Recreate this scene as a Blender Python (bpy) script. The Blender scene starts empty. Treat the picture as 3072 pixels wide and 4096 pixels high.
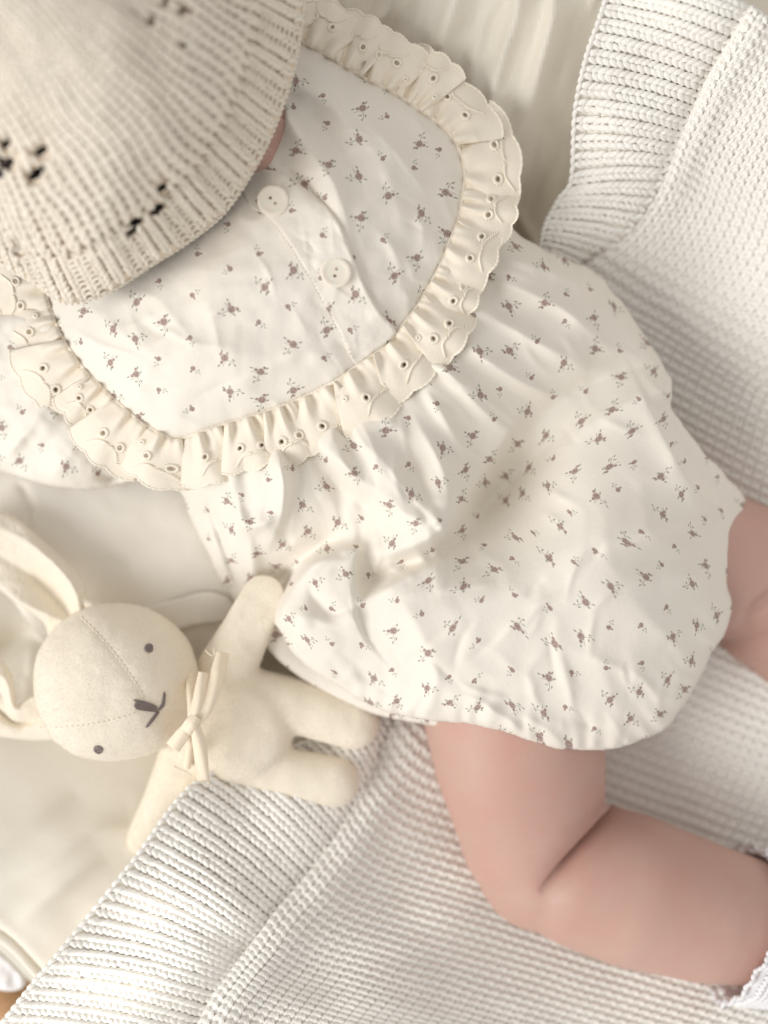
import bpy, bmesh, math, random
import numpy as np

# ------------------------------------------------------------------ camera, light, exposure
CAM_Z, LENS, SENSOR = 0.60, 50.0, 36.0
scene = bpy.context.scene
cam = bpy.data.cameras.new("camera")
cam.lens = LENS; cam.sensor_width = SENSOR; cam.sensor_fit = 'HORIZONTAL'
cam.clip_start = 0.01; cam.clip_end = 50
cam.dof.use_dof = True; cam.dof.focus_distance = 0.492; cam.dof.aperture_fstop = 3.0
camo = bpy.data.objects.new("camera", cam)
camo.location = (0, 0, CAM_Z)
scene.collection.objects.link(camo); scene.camera = camo
scene.render.resolution_x, scene.render.resolution_y = 768, 1024

world = bpy.data.worlds.new("World"); scene.world = world; world.use_nodes = True
bg = world.node_tree.nodes['Background']
bg.inputs[0].default_value = (1.0, 0.965, 0.928, 1); bg.inputs[1].default_value = 0.62

def area(name, loc, target, size, power, col):
    l = bpy.data.lights.new(name, 'AREA'); l.shape = 'RECTANGLE'; l.size = size[0]; l.size_y = size[1]
    l.energy = power; l.color = col
    o = bpy.data.objects.new(name, l); o.location = loc
    d = np.array(target) - np.array(loc)
    from mathutils import Vector
    o.rotation_euler = Vector(d).to_track_quat('-Z', 'Y').to_euler()
    scene.collection.objects.link(o); return o
area("window_light", (-2.5, -1.05, 2.0), (0, 0, 0.05), (2.0, 2.0), 80.0, (1.0, 0.985, 0.965))

def sunbeam(target, deg, power, src=(-1.05, -1.15, 1.25)):
    """a fleck of sun through the curtain, falling on the blanket border"""
    l = bpy.data.lights.new("sun_fleck", 'SPOT'); l.spot_size = math.radians(deg); l.spot_blend = 1.0; l.energy = power; l.shadow_soft_size = .01; l.color = (1.0, .97, .92)
    o = bpy.data.objects.new("sun_fleck", l); o.location = src
    from mathutils import Vector
    o.rotation_euler = (Vector(target)-Vector(src)).to_track_quat('-Z', 'Y').to_euler(); scene.collection.objects.link(o)
for tx, ty, dg_, pw in ((-.090, -.185, 1.7, 95), (-.110, -.203, 2.0, 70), (-.135, -.232, 2.2, 50), (-.015, -.238, 1.3, 60), (-.165, -.238, 1.6, 50)):
    sunbeam((tx, ty, .08), dg_, pw)

scene.view_settings.view_transform = 'Standard'; scene.view_settings.look = 'None'
scene.view_settings.exposure = 0.03; scene.view_settings.gamma = 1.0
scene.render.engine = 'CYCLES'
scene.cycles.max_bounces = 12; scene.cycles.diffuse_bounces = 7

# ------------------------------------------------------------------ helpers
FR = SENSOR / LENS
def kz(z): return FR * (CAM_Z - z) / 3072.0            # metres per photo pixel at height z
def W(px, py, z):
    px = np.asarray(px, float); py = np.asarray(py, float); z = np.asarray(z, float)
    k = kz(z)
    return np.stack(np.broadcast_arrays((px - 1536) * k, -(py - 2048) * k, z), -1)
K0 = kz(0.08)                                           # typical scale for turning small px depths into metres

COL = scene.collection
def link(o, parent=None):
    COL.objects.link(o)
    if parent is not None: o.parent = parent
    return o
def tag(o, label=None, cat=None, group=None, kind=None):
    if label: o['label'] = label
    if cat: o['category'] = cat
    if group: o['group'] = group
    if kind: o['kind'] = kind
    return o

def fast_mesh(name, V, F, mat, parent=None, uv=None, smooth=True):
    V = np.asarray(V, np.float32).reshape(-1, 3); F = np.asarray(F, np.int32)
    n = F.shape[1]
    me = bpy.data.meshes.new(name)
    me.vertices.add(len(V)); me.vertices.foreach_set('co', V.ravel())
    me.loops.add(F.size); me.loops.foreach_set('vertex_index', F.ravel())
    me.polygons.add(len(F))
    me.polygons.foreach_set('loop_start', np.arange(0, F.size, n, dtype=np.int32))
    me.polygons.foreach_set('loop_total', np.full(len(F), n, np.int32))
    me.update(calc_edges=True)
    if smooth: me.polygons.foreach_set('use_smooth', np.ones(len(F), bool))
    if uv is not None:
        l = me.uv_layers.new(name='UVMap')
        l.data.foreach_set('uv', np.asarray(uv, np.float32)[F.ravel()].ravel())
    me.materials.append(mat); me.validate()
    return link(bpy.data.objects.new(name, me), parent)

def spline(pts, n=12, closed=False):
    """Catmull-Rom through pts (any number of columns)."""
    P = np.asarray(pts, float); m = len(P); out = []
    rng = range(m) if closed else range(m - 1)
    for i in rng:
        if closed: a, b, c, d = P[(i-1) % m], P[i], P[(i+1) % m], P[(i+2) % m]
        else: a, b, c, d = P[max(i-1, 0)], P[i], P[i+1], P[min(i+2, m-1)]
        t = np.linspace(0, 1, n, endpoint=False)[:, None]
        out.append(0.5*((2*b)+(-a+c)*t+(2*a-5*b+4*c-d)*t**2+(-a+3*b-3*c+d)*t**3))
    if not closed: out.append(P[-1:])
    return np.concatenate(out)
def resample(P, step):
    P = np.asarray(P, float); d = np.r_[0, np.cumsum(np.linalg.norm(np.diff(P[:, :2], axis=0), axis=1))]
    n = max(2, int(round(d[-1] / step)) + 1); s = np.linspace(0, d[-1], n)
    return np.stack([np.interp(s, d, P[:, j]) for j in range(P.shape[1])], 1), s

class TPS:
    def __init__(s, pts):
        A = np.array(pts, float); s.p = A[:, :2] / 1000; n = len(A)
        K = s.U(np.linalg.norm(s.p[:, None] - s.p[None], axis=2)) + 1e-4*np.eye(n)
        Pm = np.c_[np.ones(n), s.p]; L = np.zeros((n+3, n+3)); L[:n, :n] = K; L[:n, n:] = Pm; L[n:, :n] = Pm.T
        s.w = np.linalg.solve(L, np.r_[A[:, 2], 0, 0, 0])
    def U(s, r): return np.where(r > 1e-9, r*r*np.log(np.maximum(r, 1e-9)), 0)
    def __call__(s, x, y):
        x = np.asarray(x, float)/1000; y = np.asarray(y, float)/1000
        o = s.w[-3] + s.w[-2]*x + s.w[-1]*y
        for (a, b), w in zip(s.p, s.w): o = o + w*s.U(np.hypot(x-a, y-b))
        return o

_tab = np.random.RandomState(7).rand(256, 256)
def vnoise(x, y, seed=0):
    x = np.asarray(x, float) + 17.3*seed; y = np.asarray(y, float) + 41.7*seed
    xi = np.floor(x).astype(int); yi = np.floor(y).astype(int); fx = x-xi; fy = y-yi
    fx = fx*fx*fx*(fx*(fx*6-15)+10); fy = fy*fy*fy*(fy*(fy*6-15)+10)
    g = lambda a, b: _tab[a % 256, b % 256]
    return ((g(xi, yi)*(1-fx)+g(xi+1, yi)*fx)*(1-fy)+(g(xi, yi+1)*(1-fx)+g(xi+1, yi+1)*fx)*fy)*2-1
def fbm(x, y, seed=0, o=3):
    s = 0; a = 1; 
    for i in range(o): s = s + a*vnoise(x*2**i, y*2**i, seed+i); a *= .5
    return s
def crumple(x, y, seed=0):
    """soft creases: ridged, domain-warped noise in -1..1"""
    wx = x + .6*vnoise(x*.7, y*.7, seed+5); wy = y + .6*vnoise(x*.7, y*.7, seed+9)
    r = 1-np.sqrt(vnoise(wx, wy, seed)**2+.004)*1.9
    return r

def poly_dist(x, y, P, closed=False):
    """distance, arc parameter (index units) and side (+ left of travel on screen) to polyline P"""
    P = np.asarray(P, float)
    best = np.full(x.shape, 1e18); tt = np.zeros(x.shape); sd = np.ones(x.shape); nx = np.zeros(x.shape); ny = np.zeros(x.shape)
    m = len(P) if closed else len(P)-1
    for i in range(m):
        a = P[i]; b = P[(i+1) % len(P)]; e = b[:2]-a[:2]; L2 = max(e@e, 1e-9)
        t = np.clip(((x-a[0])*e[0]+(y-a[1])*e[1])/L2, 0, 1)
        qx = a[0]+t*e[0]; qy = a[1]+t*e[1]; d2 = (x-qx)**2+(y-qy)**2
        u = d2 < best
        best = np.where(u, d2, best); tt = np.where(u, i+t, tt)
        sd = np.where(u, np.sign(e[0]*(y-a[1])-e[1]*(x-a[0])), sd); nx = np.where(u, qx, nx); ny = np.where(u, qy, ny)
    return np.sqrt(best), tt, sd, nx, ny
def inside(x, y, P):
    c = np.zeros(x.shape, bool); n = len(P)
    for i in range(n):
        x1, y1 = P[i]; x2, y2 = P[(i+1) % n]
        if y1 == y2: continue
        c ^= ((y1 > y) != (y2 > y)) & (x < (x2-x1)*(y-y1)/(y2-y1)+x1)
    return c
def fold(x, y, pts, sl, sr):
    """ridge (or valley) along pts = [(x, y, amp mm)]; sl / sr = softness in px on either side of travel
    (screen coordinates: side + is clockwise / right of travel)"""
    P = spline(pts, 6); d, t, s, _, _ = poly_dist(x, y, P)
    a = np.interp(t, np.arange(len(P)), P[:, 2])*1e-3
    sg = np.where(s > 0, sr, sl)
    r = d/sg; e = .22
    return a*np.exp(-(np.sqrt(r*r+e*e)-e)*1.15)*np.clip(1.6-r*.3, 0, 1)

def crinkles(x, y, n, seed, box, amp, ang, sig=(8, 17), length=(90, 280), keep=None):
    """short crisp creases of worn cotton; ang(x, y) gives their mean direction"""
    R_ = np.random.RandomState(seed); z = np.zeros(x.shape)
    for _ in range(n):
        cx, cy = R_.uniform(box[0], box[2]), R_.uniform(box[1], box[3])
        a = ang(cx, cy)+R_.normal()*.35; L = R_.uniform(*length)/2; b = R_.uniform(-.18, .18)*L
        p = [(cx-L*math.cos(a), cy-L*math.sin(a), 0), (cx-b*math.sin(a), cy+b*math.cos(a), R_.uniform(.4, 1)*amp*R_.choice([1, 1, -1])), (cx+L*math.cos(a), cy+L*math.sin(a), 0)]
        m = (np.abs(x-cx) < L+90) & (np.abs(y-cy) < L+90)
        if m.any():
            w_ = np.clip(1-np.maximum(np.hypot(x[m]-cx, y[m]-cy)-L, 0)/85, 0, 1)
            z[m] += w_*fold(x[m], y[m], p, R_.uniform(*sig), R_.uniform(*sig)*1.8)
    return z
def box_blur(Z, r):
    if r < 1: return Z
    k = 2*r+1
    for ax in (0, 1):
        p = np.pad(Z, [(r+1, r) if a == ax else (0, 0) for a in (0, 1)], mode='edge')
        c = np.cumsum(p, axis=ax)
        Z = (np.take(c, range(k, c.shape[ax]), ax)-np.take(c, range(0, c.shape[ax]-k), ax))/k
    return Z

def cloth(name, outline, zf, step, mat, parent=None, R=60, tuck=((6, 4), (14, 10), (16, 22)), n=8, holes=None, edge_noise=0, Kr=None, blur=0):
    """a draped cloth patch: outline in photo px, zf(x, y, d) gives its height, R = roll-over radius at the rim"""
    P = spline(outline, n, True)
    if edge_noise:
        c = np.arange(len(P)); P = P + edge_noise*np.stack([vnoise(P[:, 0]/40, P[:, 1]/40, 3), vnoise(P[:, 0]/40, P[:, 1]/40, 8)], 1)
    x0, y0 = P.min(0)-2*step; x1, y1 = P.max(0)+2*step
    X, Y = np.meshgrid(np.arange(x0, x1, step), np.arange(y0, y1, step)); H, Wd = X.shape
    d, t, s, nx, ny = poly_dist(X, Y, P, True); ins = inside(X, Y, P); sd = np.where(ins, d, -d)
    cin = (sd[:-1, :-1]+sd[1:, :-1]+sd[:-1, 1:]+sd[1:, 1:])/4 > 0
    if holes is not None:
        cx = (X[:-1, :-1]+X[1:, 1:])/2; cy = (Y[:-1, :-1]+Y[1:, 1:])/2
        cin &= ~holes(cx, cy)
    cnt = np.zeros((H, Wd), int)
    for dy in (0, 1):
        for dx in (0, 1): cnt[dy:H-1+dy, dx:Wd-1+dx] += cin
    bnd = (cnt > 0) & (cnt < 4) & (np.abs(sd) < 1.6*step)
    X = np.where(bnd, nx, X); Y = np.where(bnd, ny, Y); sdc = np.where(bnd, 0, np.maximum(sd, 0))
    q = np.clip(1-sdc/R, 0, 1); roll = (1-np.sqrt(np.maximum(1-q*q, 0)))*R*(Kr or K0)
    Z = zf(X, Y, sdc)
    if blur: Z = box_blur(Z, blur)
    Z = Z - roll
    # uv by arc length so that the print follows the folds
    zs = box_blur(box_blur(Z, 5), 5)/K0
    gx = np.clip(np.diff(zs, axis=1)/step, -1.5, 1.5); gy = np.clip(np.diff(zs, axis=0)/step, -1.5, 1.5)
    U = np.concatenate([np.zeros((H, 1)), np.cumsum(np.sqrt(1+gx*gx)*step, 1)], 1); U = U-U[:, Wd//2:Wd//2+1]
    Vv = np.concatenate([np.zeros((1, Wd)), np.cumsum(np.sqrt(1+gy*gy)*step, 0)], 0); Vv = Vv-Vv[H//2:H//2+1, :]
    U = box_blur(box_blur(U, 12), 12); Vv = box_blur(box_blur(Vv, 12), 12)
    idx = -np.ones((H, Wd), int); used = cnt > 0; idx[used] = np.arange(used.sum())
    V = W(X[used], Y[used], Z[used]); uv = np.stack([U[used], Vv[used]], 1)
    F = np.stack([idx[:-1, :-1], idx[1:, :-1], idx[1:, 1:], idx[:-1, 1:]], -1)[cin]
    # tuck the rim under
    E = np.concatenate([F[:, [0, 1]], F[:, [1, 2]], F[:, [2, 3]], F[:, [3, 0]]])
    key = np.sort(E, 1); ks = key[:, 0]*(len(V)+1)+key[:, 1]; un, inv, c = np.unique(ks, return_inverse=True, return_counts=True)
    B = E[c[inv] == 1]
    fx = X[used]; fy = Y[used]; fz = Z[used]
    gsx = np.gradient(box_blur(sd, 2), axis=1)[used]; gsy = np.gradient(box_blur(sd, 2), axis=0)[used]
    gl = np.hypot(gsx, gsy)+1e-9; gsx /= gl; gsy /= gl
    bv = np.unique(B); mp = {int(v): i for i, v in enumerate(bv)}
    prev = bv; VV = [V]; UV = [uv]; FF = [F]; base = len(V)
    bi = np.array([[mp[int(a)], mp[int(b)]] for a, b in B])
    for inn, dn in tuck:
        nv = W(fx[bv]+gsx[bv]*inn, fy[bv]+gsy[bv]*inn, fz[bv]-dn*K0)
        VV.append(nv); UV.append(uv[bv]); cur = base+np.arange(len(bv)); base += len(bv)
        FF.append(np.stack([prev[bi[:, 1]], prev[bi[:, 0]], cur[bi[:, 0]], cur[bi[:, 1]]], 1)); prev = cur
    return fast_mesh(name, np.concatenate(VV), np.concatenate(FF), mat, parent, np.concatenate(UV))

def tubes(S, r, ring=5, taper=False, flat=1.0):
    """S: (M, N, 3) strands -> verts, quads.  r: scalar, (M,1) or (M,N)"""
    S = np.asarray(S, float); M, N, _ = S.shape
    T = np.gradient(S, axis=1); T /= np.linalg.norm(T, axis=2, keepdims=True)+1e-12
    up = np.array([0.013, 0.017, 1.0]); b = np.cross(T, up); b /= np.linalg.norm(b, axis=2, keepdims=True)+1e-9
    nn = np.cross(b, T)
    r = np.broadcast_to(np.asarray(r, float), (M, N)).copy()
    if taper:
        q = np.linspace(-1, 1, N); r = r*np.sqrt(np.maximum(1-np.abs(q)**4, .02))[None]
    a = np.linspace(0, 2*np.pi, ring, endpoint=False)
    V = S[:, :, None]+r[:, :, None, None]*(np.cos(a)[None, None, :, None]*b[:, :, None]+flat*np.sin(a)[None, None, :, None]*nn[:, :, None])
    base = (np.arange(M)*N*ring)[:, None, None]; i = (np.arange(N-1)*ring)[None, :, None]; j = np.arange(ring)[None, None, :]; j2 = (j+1) % ring
    F = np.stack([base+i+j, base+i+j2, base+i+ring+j2, base+i+ring+j], -1).reshape(-1, 4)
    return V.reshape(-1, 3), F
def tube_obj(name, strands, r, mat, parent=None, ring=6, taper=False, flat=1.0):
    """strands: list of (N_i, 3) arrays"""
    VV = []; FF = []; b = 0
    for s in strands:
        V, F = tubes(np.asarray(s)[None], r, ring, taper, flat); VV.append(V); FF.append(F+b); b += len(V)
    return fast_mesh(name, np.concatenate(VV), np.concatenate(FF), mat, parent)

def blob(name, cones, mat, parent=None, voxel=0.002, smooth=6, zs=None, post=None):
    """one continuous surface from a chain of rounded cones (a, ra, b, rb): voxel union, then smoothed"""
    bm = bmesh.new()
    for a, ra, b, rb in cones:
        a = np.array(a, float); b = np.array(b, float); L = np.linalg.norm(b-a)
        n = max(2, int(L/(0.25*min(ra, rb)))+1)
        ax = (b-a)/max(L, 1e-9); ref = np.array([0, 0, 1.0]) if abs(ax[2]) < .9 else np.array([1.0, 0, 0])
        u = np.cross(ax, ref); u /= np.linalg.norm(u); v = np.cross(ax, u)
        prof = [(-ra*math.cos(t), ra*math.sin(t)) for t in np.linspace(0.02, math.pi/2, 9)]
        prof += [(L*q, ra+(rb-ra)*q) for q in np.linspace(0, 1, n)[1:-1]]
        prof += [(L+rb*math.sin(t), rb*math.cos(t)) for t in np.linspace(0, math.pi/2-.02, 9)]
        rings = []
        for h, r in prof:
            rings.append([bm.verts.new(a+ax*h+r*(math.cos(q)*u+math.sin(q)*v)) for q in np.linspace(0, 2*math.pi, 72, endpoint=False)])
        for A, B in zip(rings[:-1], rings[1:]):
            for i in range(72): bm.faces.new((A[i], A[(i+1) % 72], B[(i+1) % 72], B[i]))
        bm.faces.new(rings[0][::-1]); bm.faces.new(rings[-1])
    bmesh.ops.recalc_face_normals(bm, faces=bm.faces)
    me = bpy.data.meshes.new('tmp'); bm.to_mesh(me); bm.free()
    o = bpy.data.objects.new('tmp', me); COL.objects.link(o)
    m = o.modifiers.new('r', 'REMESH'); m.mode = 'VOXEL'; m.voxel_size = voxel; m.use_smooth_shade = True
    s = o.modifiers.new('s', 'SMOOTH'); s.factor = .5; s.iterations = smooth
    dg = bpy.context.evaluated_depsgraph_get(); ev = o.evaluated_get(dg)
    out = bpy.data.meshes.new_from_object(ev); bpy.data.objects.remove(o); out.name = name
    co = np.empty(len(out.vertices)*3, np.float32); out.vertices.foreach_get('co', co); co = co.reshape(-1, 3)
    if zs: co[:, 2] = zs[0]+(co[:, 2]-zs[0])*zs[1]
    if post is not None: co = post(co)
    out.vertices.foreach_set('co', co.astype(np.float32).ravel()); out.update()
    out.polygons.foreach_set('use_smooth', np.ones(len(out.polygons), bool))
    out.materials.clear(); out.materials.append(mat)
    return link(bpy.data.objects.new(name, out), parent)
def to_px(co):
    k = kz(co[:, 2]); return co[:, 0]/k+1536, -co[:, 1]/k+2048
def empty(name, loc, parent=None):
    o = bpy.data.objects.new(name, None); o.location = loc; o.empty_display_size = .02
    return link(o, parent)

def fuzz(name, V, N, n, length, r, mat, seed=1, wt=None):
    """stray fibres standing off a yarn or jersey surface; V sample points, N outward directions or None"""
    R_ = np.random.RandomState(seed); i = R_.randint(0, len(V), n) if wt is None else R_.choice(len(V), n, p=wt/wt.sum()); p = V[i]
    d = R_.normal(size=(n, 3)); d[:, 2] = np.abs(d[:, 2])*.8+.15
    if N is not None: d = d*.55+N[i]*.8
    d /= np.linalg.norm(d, axis=1, keepdims=True); L = length*R_.uniform(.4, 1.3, (n, 1))
    b = R_.normal(size=(n, 3)); b -= d*(b*d).sum(1, keepdims=True); b *= .6*L/np.linalg.norm(b, axis=1, keepdims=True)
    t = np.linspace(0, 1, 5)[None, :, None]
    S = p[:, None]+d[:, None]*L[:, None]*t+b[:, None]*(t*t)
    Vv, F = tubes(S, r*np.linspace(1, .3, 5)[None], 3)
    o = fast_mesh(name, Vv, F, mat); o['kind'] = 'stuff'; return o
def mesh_vn(o):
    me = o.data; n = len(me.vertices); c = np.empty(n*3, np.float32); me.vertices.foreach_get('co', c); q = np.empty(n*3, np.float32); me.vertices.foreach_get('normal', q)
    return c.reshape(-1, 3).astype(float), q.reshape(-1, 3).astype(float)

# ------------------------------------------------------------------ materials
def srgb(r, g, b):
    f = lambda c: c/12.92 if c <= .04045 else ((c+.055)/1.055)**2.4
    return (f(r/255), f(g/255), f(b/255), 1)
class NT:
    def __init__(s, name):
        s.m = bpy.data.materials.new(name); s.m.use_nodes = True; s.t = s.m.node_tree; s.b = s.t.nodes['Principled BSDF']
    def n(s, ty, **kw):
        o = s.t.nodes.new(ty)
        for k, v in kw.items(): setattr(o, k, v)
        return o
    def l(s, a, b): s.t.links.new(a, b)
    def math(s, op, a, b=None, clamp=False):
        o = s.n('ShaderNodeMath', operation=op, use_clamp=clamp)
        for i, v in enumerate((a, b)):
            if v is None: continue
            if isinstance(v, (int, float)): o.inputs[i].default_value = v
            else: s.l(v, o.inputs[i])
        return o.outputs[0]
    def vmath(s, op, a, b=None):
        o = s.n('ShaderNodeVectorMath', operation=op)
        for i, v in enumerate((a, b)):
            if v is None: continue
            if isinstance(v, tuple): o.inputs[i].default_value = v
            else: s.l(v, o.inputs[i])
        return o.outputs['Value'] if op in ('LENGTH', 'DOT_PRODUCT') else o.outputs[0]
    def mix(s, f, a, b):
        o = s.n('ShaderNodeMix', data_type='RGBA')
        for i, v in ((0, f), (6, a), (7, b)):
            if isinstance(v, (int, float)): o.inputs[i].default_value = v
            elif isinstance(v, tuple): o.inputs[i].default_value = v
            else: s.l(v, o.inputs[i])
        return o.outputs[2]
    def noise(s, scale, detail=3, vec=None, rough=.5):
        o = s.n('ShaderNodeTexNoise'); o.inputs['Scale'].default_value = scale; o.inputs['Detail'].default_value = detail; o.inputs['Roughness'].default_value = rough
        if vec is not None: s.l(vec, o.inputs['Vector'])
        return o.outputs['Fac']
    def bump(s, h, strength, dist):
        o = s.n('ShaderNodeBump'); o.inputs['Strength'].default_value = strength; o.inputs['Distance'].default_value = dist
        s.l(h, o.inputs['Height']); s.l(o.outputs[0], s.b.inputs['Normal'])
def cloth_mat(name, col, var=.04, bump=.25, scale=900, sheen=.15, rough=.85, dist=.0004, mottle=18, trans=0, thin=0, speck=0):
    t = NT(name); g = t.n('ShaderNodeTexCoord').outputs['Object']
    n1 = t.noise(mottle, 3, g)
    c2 = tuple(max(0, c*(1-2*var)) for c in col[:3])+(1,); c1 = tuple(min(1, c*(1+var)) for c in col[:3])+(1,)
    t.l(t.mix(n1, c2, c1), t.b.inputs['Base Color'])
    t.b.inputs['Roughness'].default_value = rough; t.b.inputs['Sheen Weight'].default_value = sheen
    t.b.inputs['Specular IOR Level'].default_value = .2
    t.bump(t.noise(scale, 2, g), bump, dist)
    if thin:
        tr = t.n('ShaderNodeBsdfTranslucent'); tr.inputs[0].default_value = col; mx = t.n('ShaderNodeMixShader'); mx.inputs[0].default_value = thin
        out = t.t.nodes['Material Output']; t.l(t.b.outputs[0], mx.inputs[1]); t.l(tr.outputs[0], mx.inputs[2]); t.l(mx.outputs[0], out.inputs[0])
    if speck:
        cc = t.b.inputs['Base Color'].links[0].from_socket
        t.l(t.mix(t.math('MULTIPLY', t.noise(speck, 2, g), .55), cc, tuple(c*.86 for c in col[:3])+(1,)), t.b.inputs['Base Color'])
    if trans:
        t.b.inputs['Subsurface Weight'].default_value = trans; t.b.inputs['Subsurface Radius'].default_value = (.004, .0035, .003); t.b.inputs['Subsurface Scale'].default_value = 1
    return t.m

CREAM = srgb(238, 232, 222)
def floral_mat(name, angle, seed, cell=142.0):
    t = NT(name)
    uv = t.n('ShaderNodeUVMap').outputs[0]
    mp = t.n('ShaderNodeMapping'); mp.inputs['Scale'].default_value = (1/cell, 1/cell, 1); mp.inputs['Rotation'].default_value = (0, 0, math.radians(angle)); mp.inputs['Location'].default_value = (seed*3.37+50, seed*1.71+50, 0)
    t.l(uv, mp.inputs[0])
    sp = t.n('ShaderNodeSeparateXYZ'); t.l(mp.outputs[0], sp.inputs[0])
    row = t.math('FLOOR', sp.outputs[1]); par = t.math('FLOORED_MODULO', row, 2.0)
    px = t.math('ADD', sp.outputs[0], t.math('MULTIPLY', par, .5))
    cb = t.n('ShaderNodeCombineXYZ'); t.l(px, cb.inputs[0]); t.l(sp.outputs[1], cb.inputs[1]); p = cb.outputs[0]
    cell_id = t.vmath('FLOOR', p)
    wn = t.n('ShaderNodeTexWhiteNoise', noise_dimensions='3D'); t.l(t.vmath('ADD', cell_id, (.5, .5, seed+.5)), wn.inputs[0])
    f = t.vmath('SUBTRACT', t.vmath('SUBTRACT', p, cell_id), (.5, .5, 0))
    jit = t.vmath('MULTIPLY', t.vmath('SUBTRACT', wn.outputs['Color'], (.5, .5, .5)), (.36, .36, 0))
    f = t.vmath('SUBTRACT', f, jit)
    spc = t.n('ShaderNodeSeparateColor'); t.l(wn.outputs['Color'], spc.inputs[0])
    rot = t.n('ShaderNodeVectorRotate', rotation_type='Z_AXIS'); t.l(f, rot.inputs[0]); t.l(t.math('MULTIPLY', spc.outputs[2], 6.283), rot.inputs['Angle'])
    big = t.math('GREATER_THAN', wn.outputs['Value'], .40)
    inv = t.math('SUBTRACT', 1.70, t.math('MULTIPLY', big, .54))
    sc = t.n('ShaderNodeVectorMath', operation='SCALE'); t.l(rot.outputs[0], sc.inputs[0]); t.l(inv, sc.inputs[3]); f = sc.outputs[0]
    # hand-drawn wobble
    wob = t.n('ShaderNodeTexNoise'); wob.inputs['Scale'].default_value = 9; t.l(p, wob.inputs['Vector'])
    fw = t.vmath('ADD', f, t.vmath('MULTIPLY', t.vmath('SUBTRACT', wob.outputs['Color'], (.5, .5, .5)), (.055, .055, 0)))
    def ell(x, y, a, b, ang):
        m = t.n('ShaderNodeMapping', vector_type='TEXTURE'); m.inputs['Location'].default_value = (x, y, 0); m.inputs['Rotation'].default_value = (0, 0, ang); m.inputs['Scale'].default_value = (a, b, 1)
        t.l(fw, m.inputs[0]); r = t.vmath('LENGTH', m.outputs[0])
        mr = t.n('ShaderNodeMapRange'); mr.inputs[1].default_value = 1.15; mr.inputs[2].default_value = .75; t.l(r, mr.inputs[0])
        return mr.outputs[0]
    def union(*a):
        o = a[0]
        for b in a[1:]: o = t.math('MAXIMUM', o, b)
        return o
    nb = t.math('SUBTRACT', 1.0, big)
    rose = union(ell(0, .03, .135, .125, 0), ell(.16, .10, .064, .056, .4), t.math('MULTIPLY', ell(-.12, .17, .06, .05, .2), t.math('MULTIPLY', big, t.math('GREATER_THAN', spc.outputs[0], .5))))
    lv = [ell(.10, -.20, .012, .15, .35), ell(.20, -.16, .060, .028, .5), ell(.05, -.27, .060, .027, 2.2), ell(.21, -.33, .058, .026, -.9)]
    for x_, y_, an in ((-.21, .15, -.5), (-.17, -.04, 2.9), (.30, .17, .3)):
        lv.append(t.math('MULTIPLY', ell(x_, y_, .064, .029, an), big))
    lv.append(t.math('MULTIPLY', ell(.24, .02, .10, .010, .25), big))
    leaf = union(*lv)
    pet = t.n('ShaderNodeTexNoise'); pet.inputs['Scale'].default_value = 26; pet.inputs['Detail'].default_value = 1; t.l(p, pet.inputs['Vector'])
    pf = t.n('ShaderNodeMapRange'); pf.inputs[1].default_value = .42; pf.inputs[2].default_value = .6; t.l(pet.outputs['Fac'], pf.inputs[0])
    rc = t.mix(pf.outputs[0], srgb(126, 100, 95), srgb(176, 150, 142))
    g = t.n('ShaderNodeTexCoord').outputs['Object']
    base = t.mix(t.noise(14, 2, g), srgb(236, 230, 219), srgb(241, 236, 227))
    base = t.mix(t.math('MULTIPLY', t.noise(1500, 1, g), .5), base, srgb(226, 219, 207))
    c = t.mix(t.math('MULTIPLY', leaf, .85), base, srgb(146, 149, 135))
    c = t.mix(t.math('MULTIPLY', rose, .88), c, rc)
    t.l(c, t.b.inputs['Base Color'])
    t.b.inputs['Roughness'].default_value = .8; t.b.inputs['Sheen Weight'].default_value = .12; t.b.inputs['Specular IOR Level'].default_value = .2
    h = t.math('ADD', t.noise(420, 2, g), t.math('MULTIPLY', t.noise(70, 3, g), 2.2))
    t.bump(h, .22, .0006)
    return t.m

M_floral = floral_mat('floral_cotton', 22, 1)
M_floral_y = floral_mat('floral_cotton_yoke', -28, 2, 146)
M_floral_s = floral_mat('floral_cotton_sleeve', 60, 3)
M_lace = cloth_mat('lace_cotton', srgb(249, 240, 224), var=.02, bump=.4, scale=700, thin=.10)
M_thread = cloth_mat('embroidery_thread', srgb(246, 238, 222), bump=.4, scale=1500, sheen=.3)
M_blanket = cloth_mat('cotton_yarn_white', srgb(250, 247, 241), bump=.5, scale=1300, sheen=.35, var=.03, dist=.0006)
M_blanket_in = cloth_mat('cotton_yarn_inner', srgb(249, 245, 238), bump=.3, sheen=.2)
M_bonnet = cloth_mat('bonnet_yarn', srgb(242, 234, 220), bump=.5, scale=1200, sheen=.3, var=.04, dist=.0006)
M_bonnet_shade = cloth_mat('bonnet_gap_shade', srgb(230, 216, 198), bump=.3)  # backing tinted darker than the yarn: shade of the stitch gaps as colour
M_liner = cloth_mat('cream_muslin', srgb(244, 238, 225), var=.02, bump=.4, scale=800, speck=1100)
M_matt = cloth_mat('white_cotton_sheet', srgb(240, 235, 225), var=.015, bump=.15, scale=700)
M_bunny = cloth_mat('cream_jersey', srgb(242, 232, 214), var=.02, bump=.7, scale=700, sheen=.4, rough=.95, mottle=40, speck=900)
M_ribbon = cloth_mat('twill_ribbon', srgb(242, 228, 206), var=.02, bump=.4, scale=900)
M_grey = cloth_mat('grey_thread', srgb(138, 126, 123), var=.18, bump=.6, scale=900, mottle=300)
M_sock = cloth_mat('white_crochet_yarn', srgb(244, 243, 245), bump=.6, scale=1000, sheen=.4)
M_hair = cloth_mat('dark_hair', srgb(40, 32, 32), bump=.3)
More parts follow.
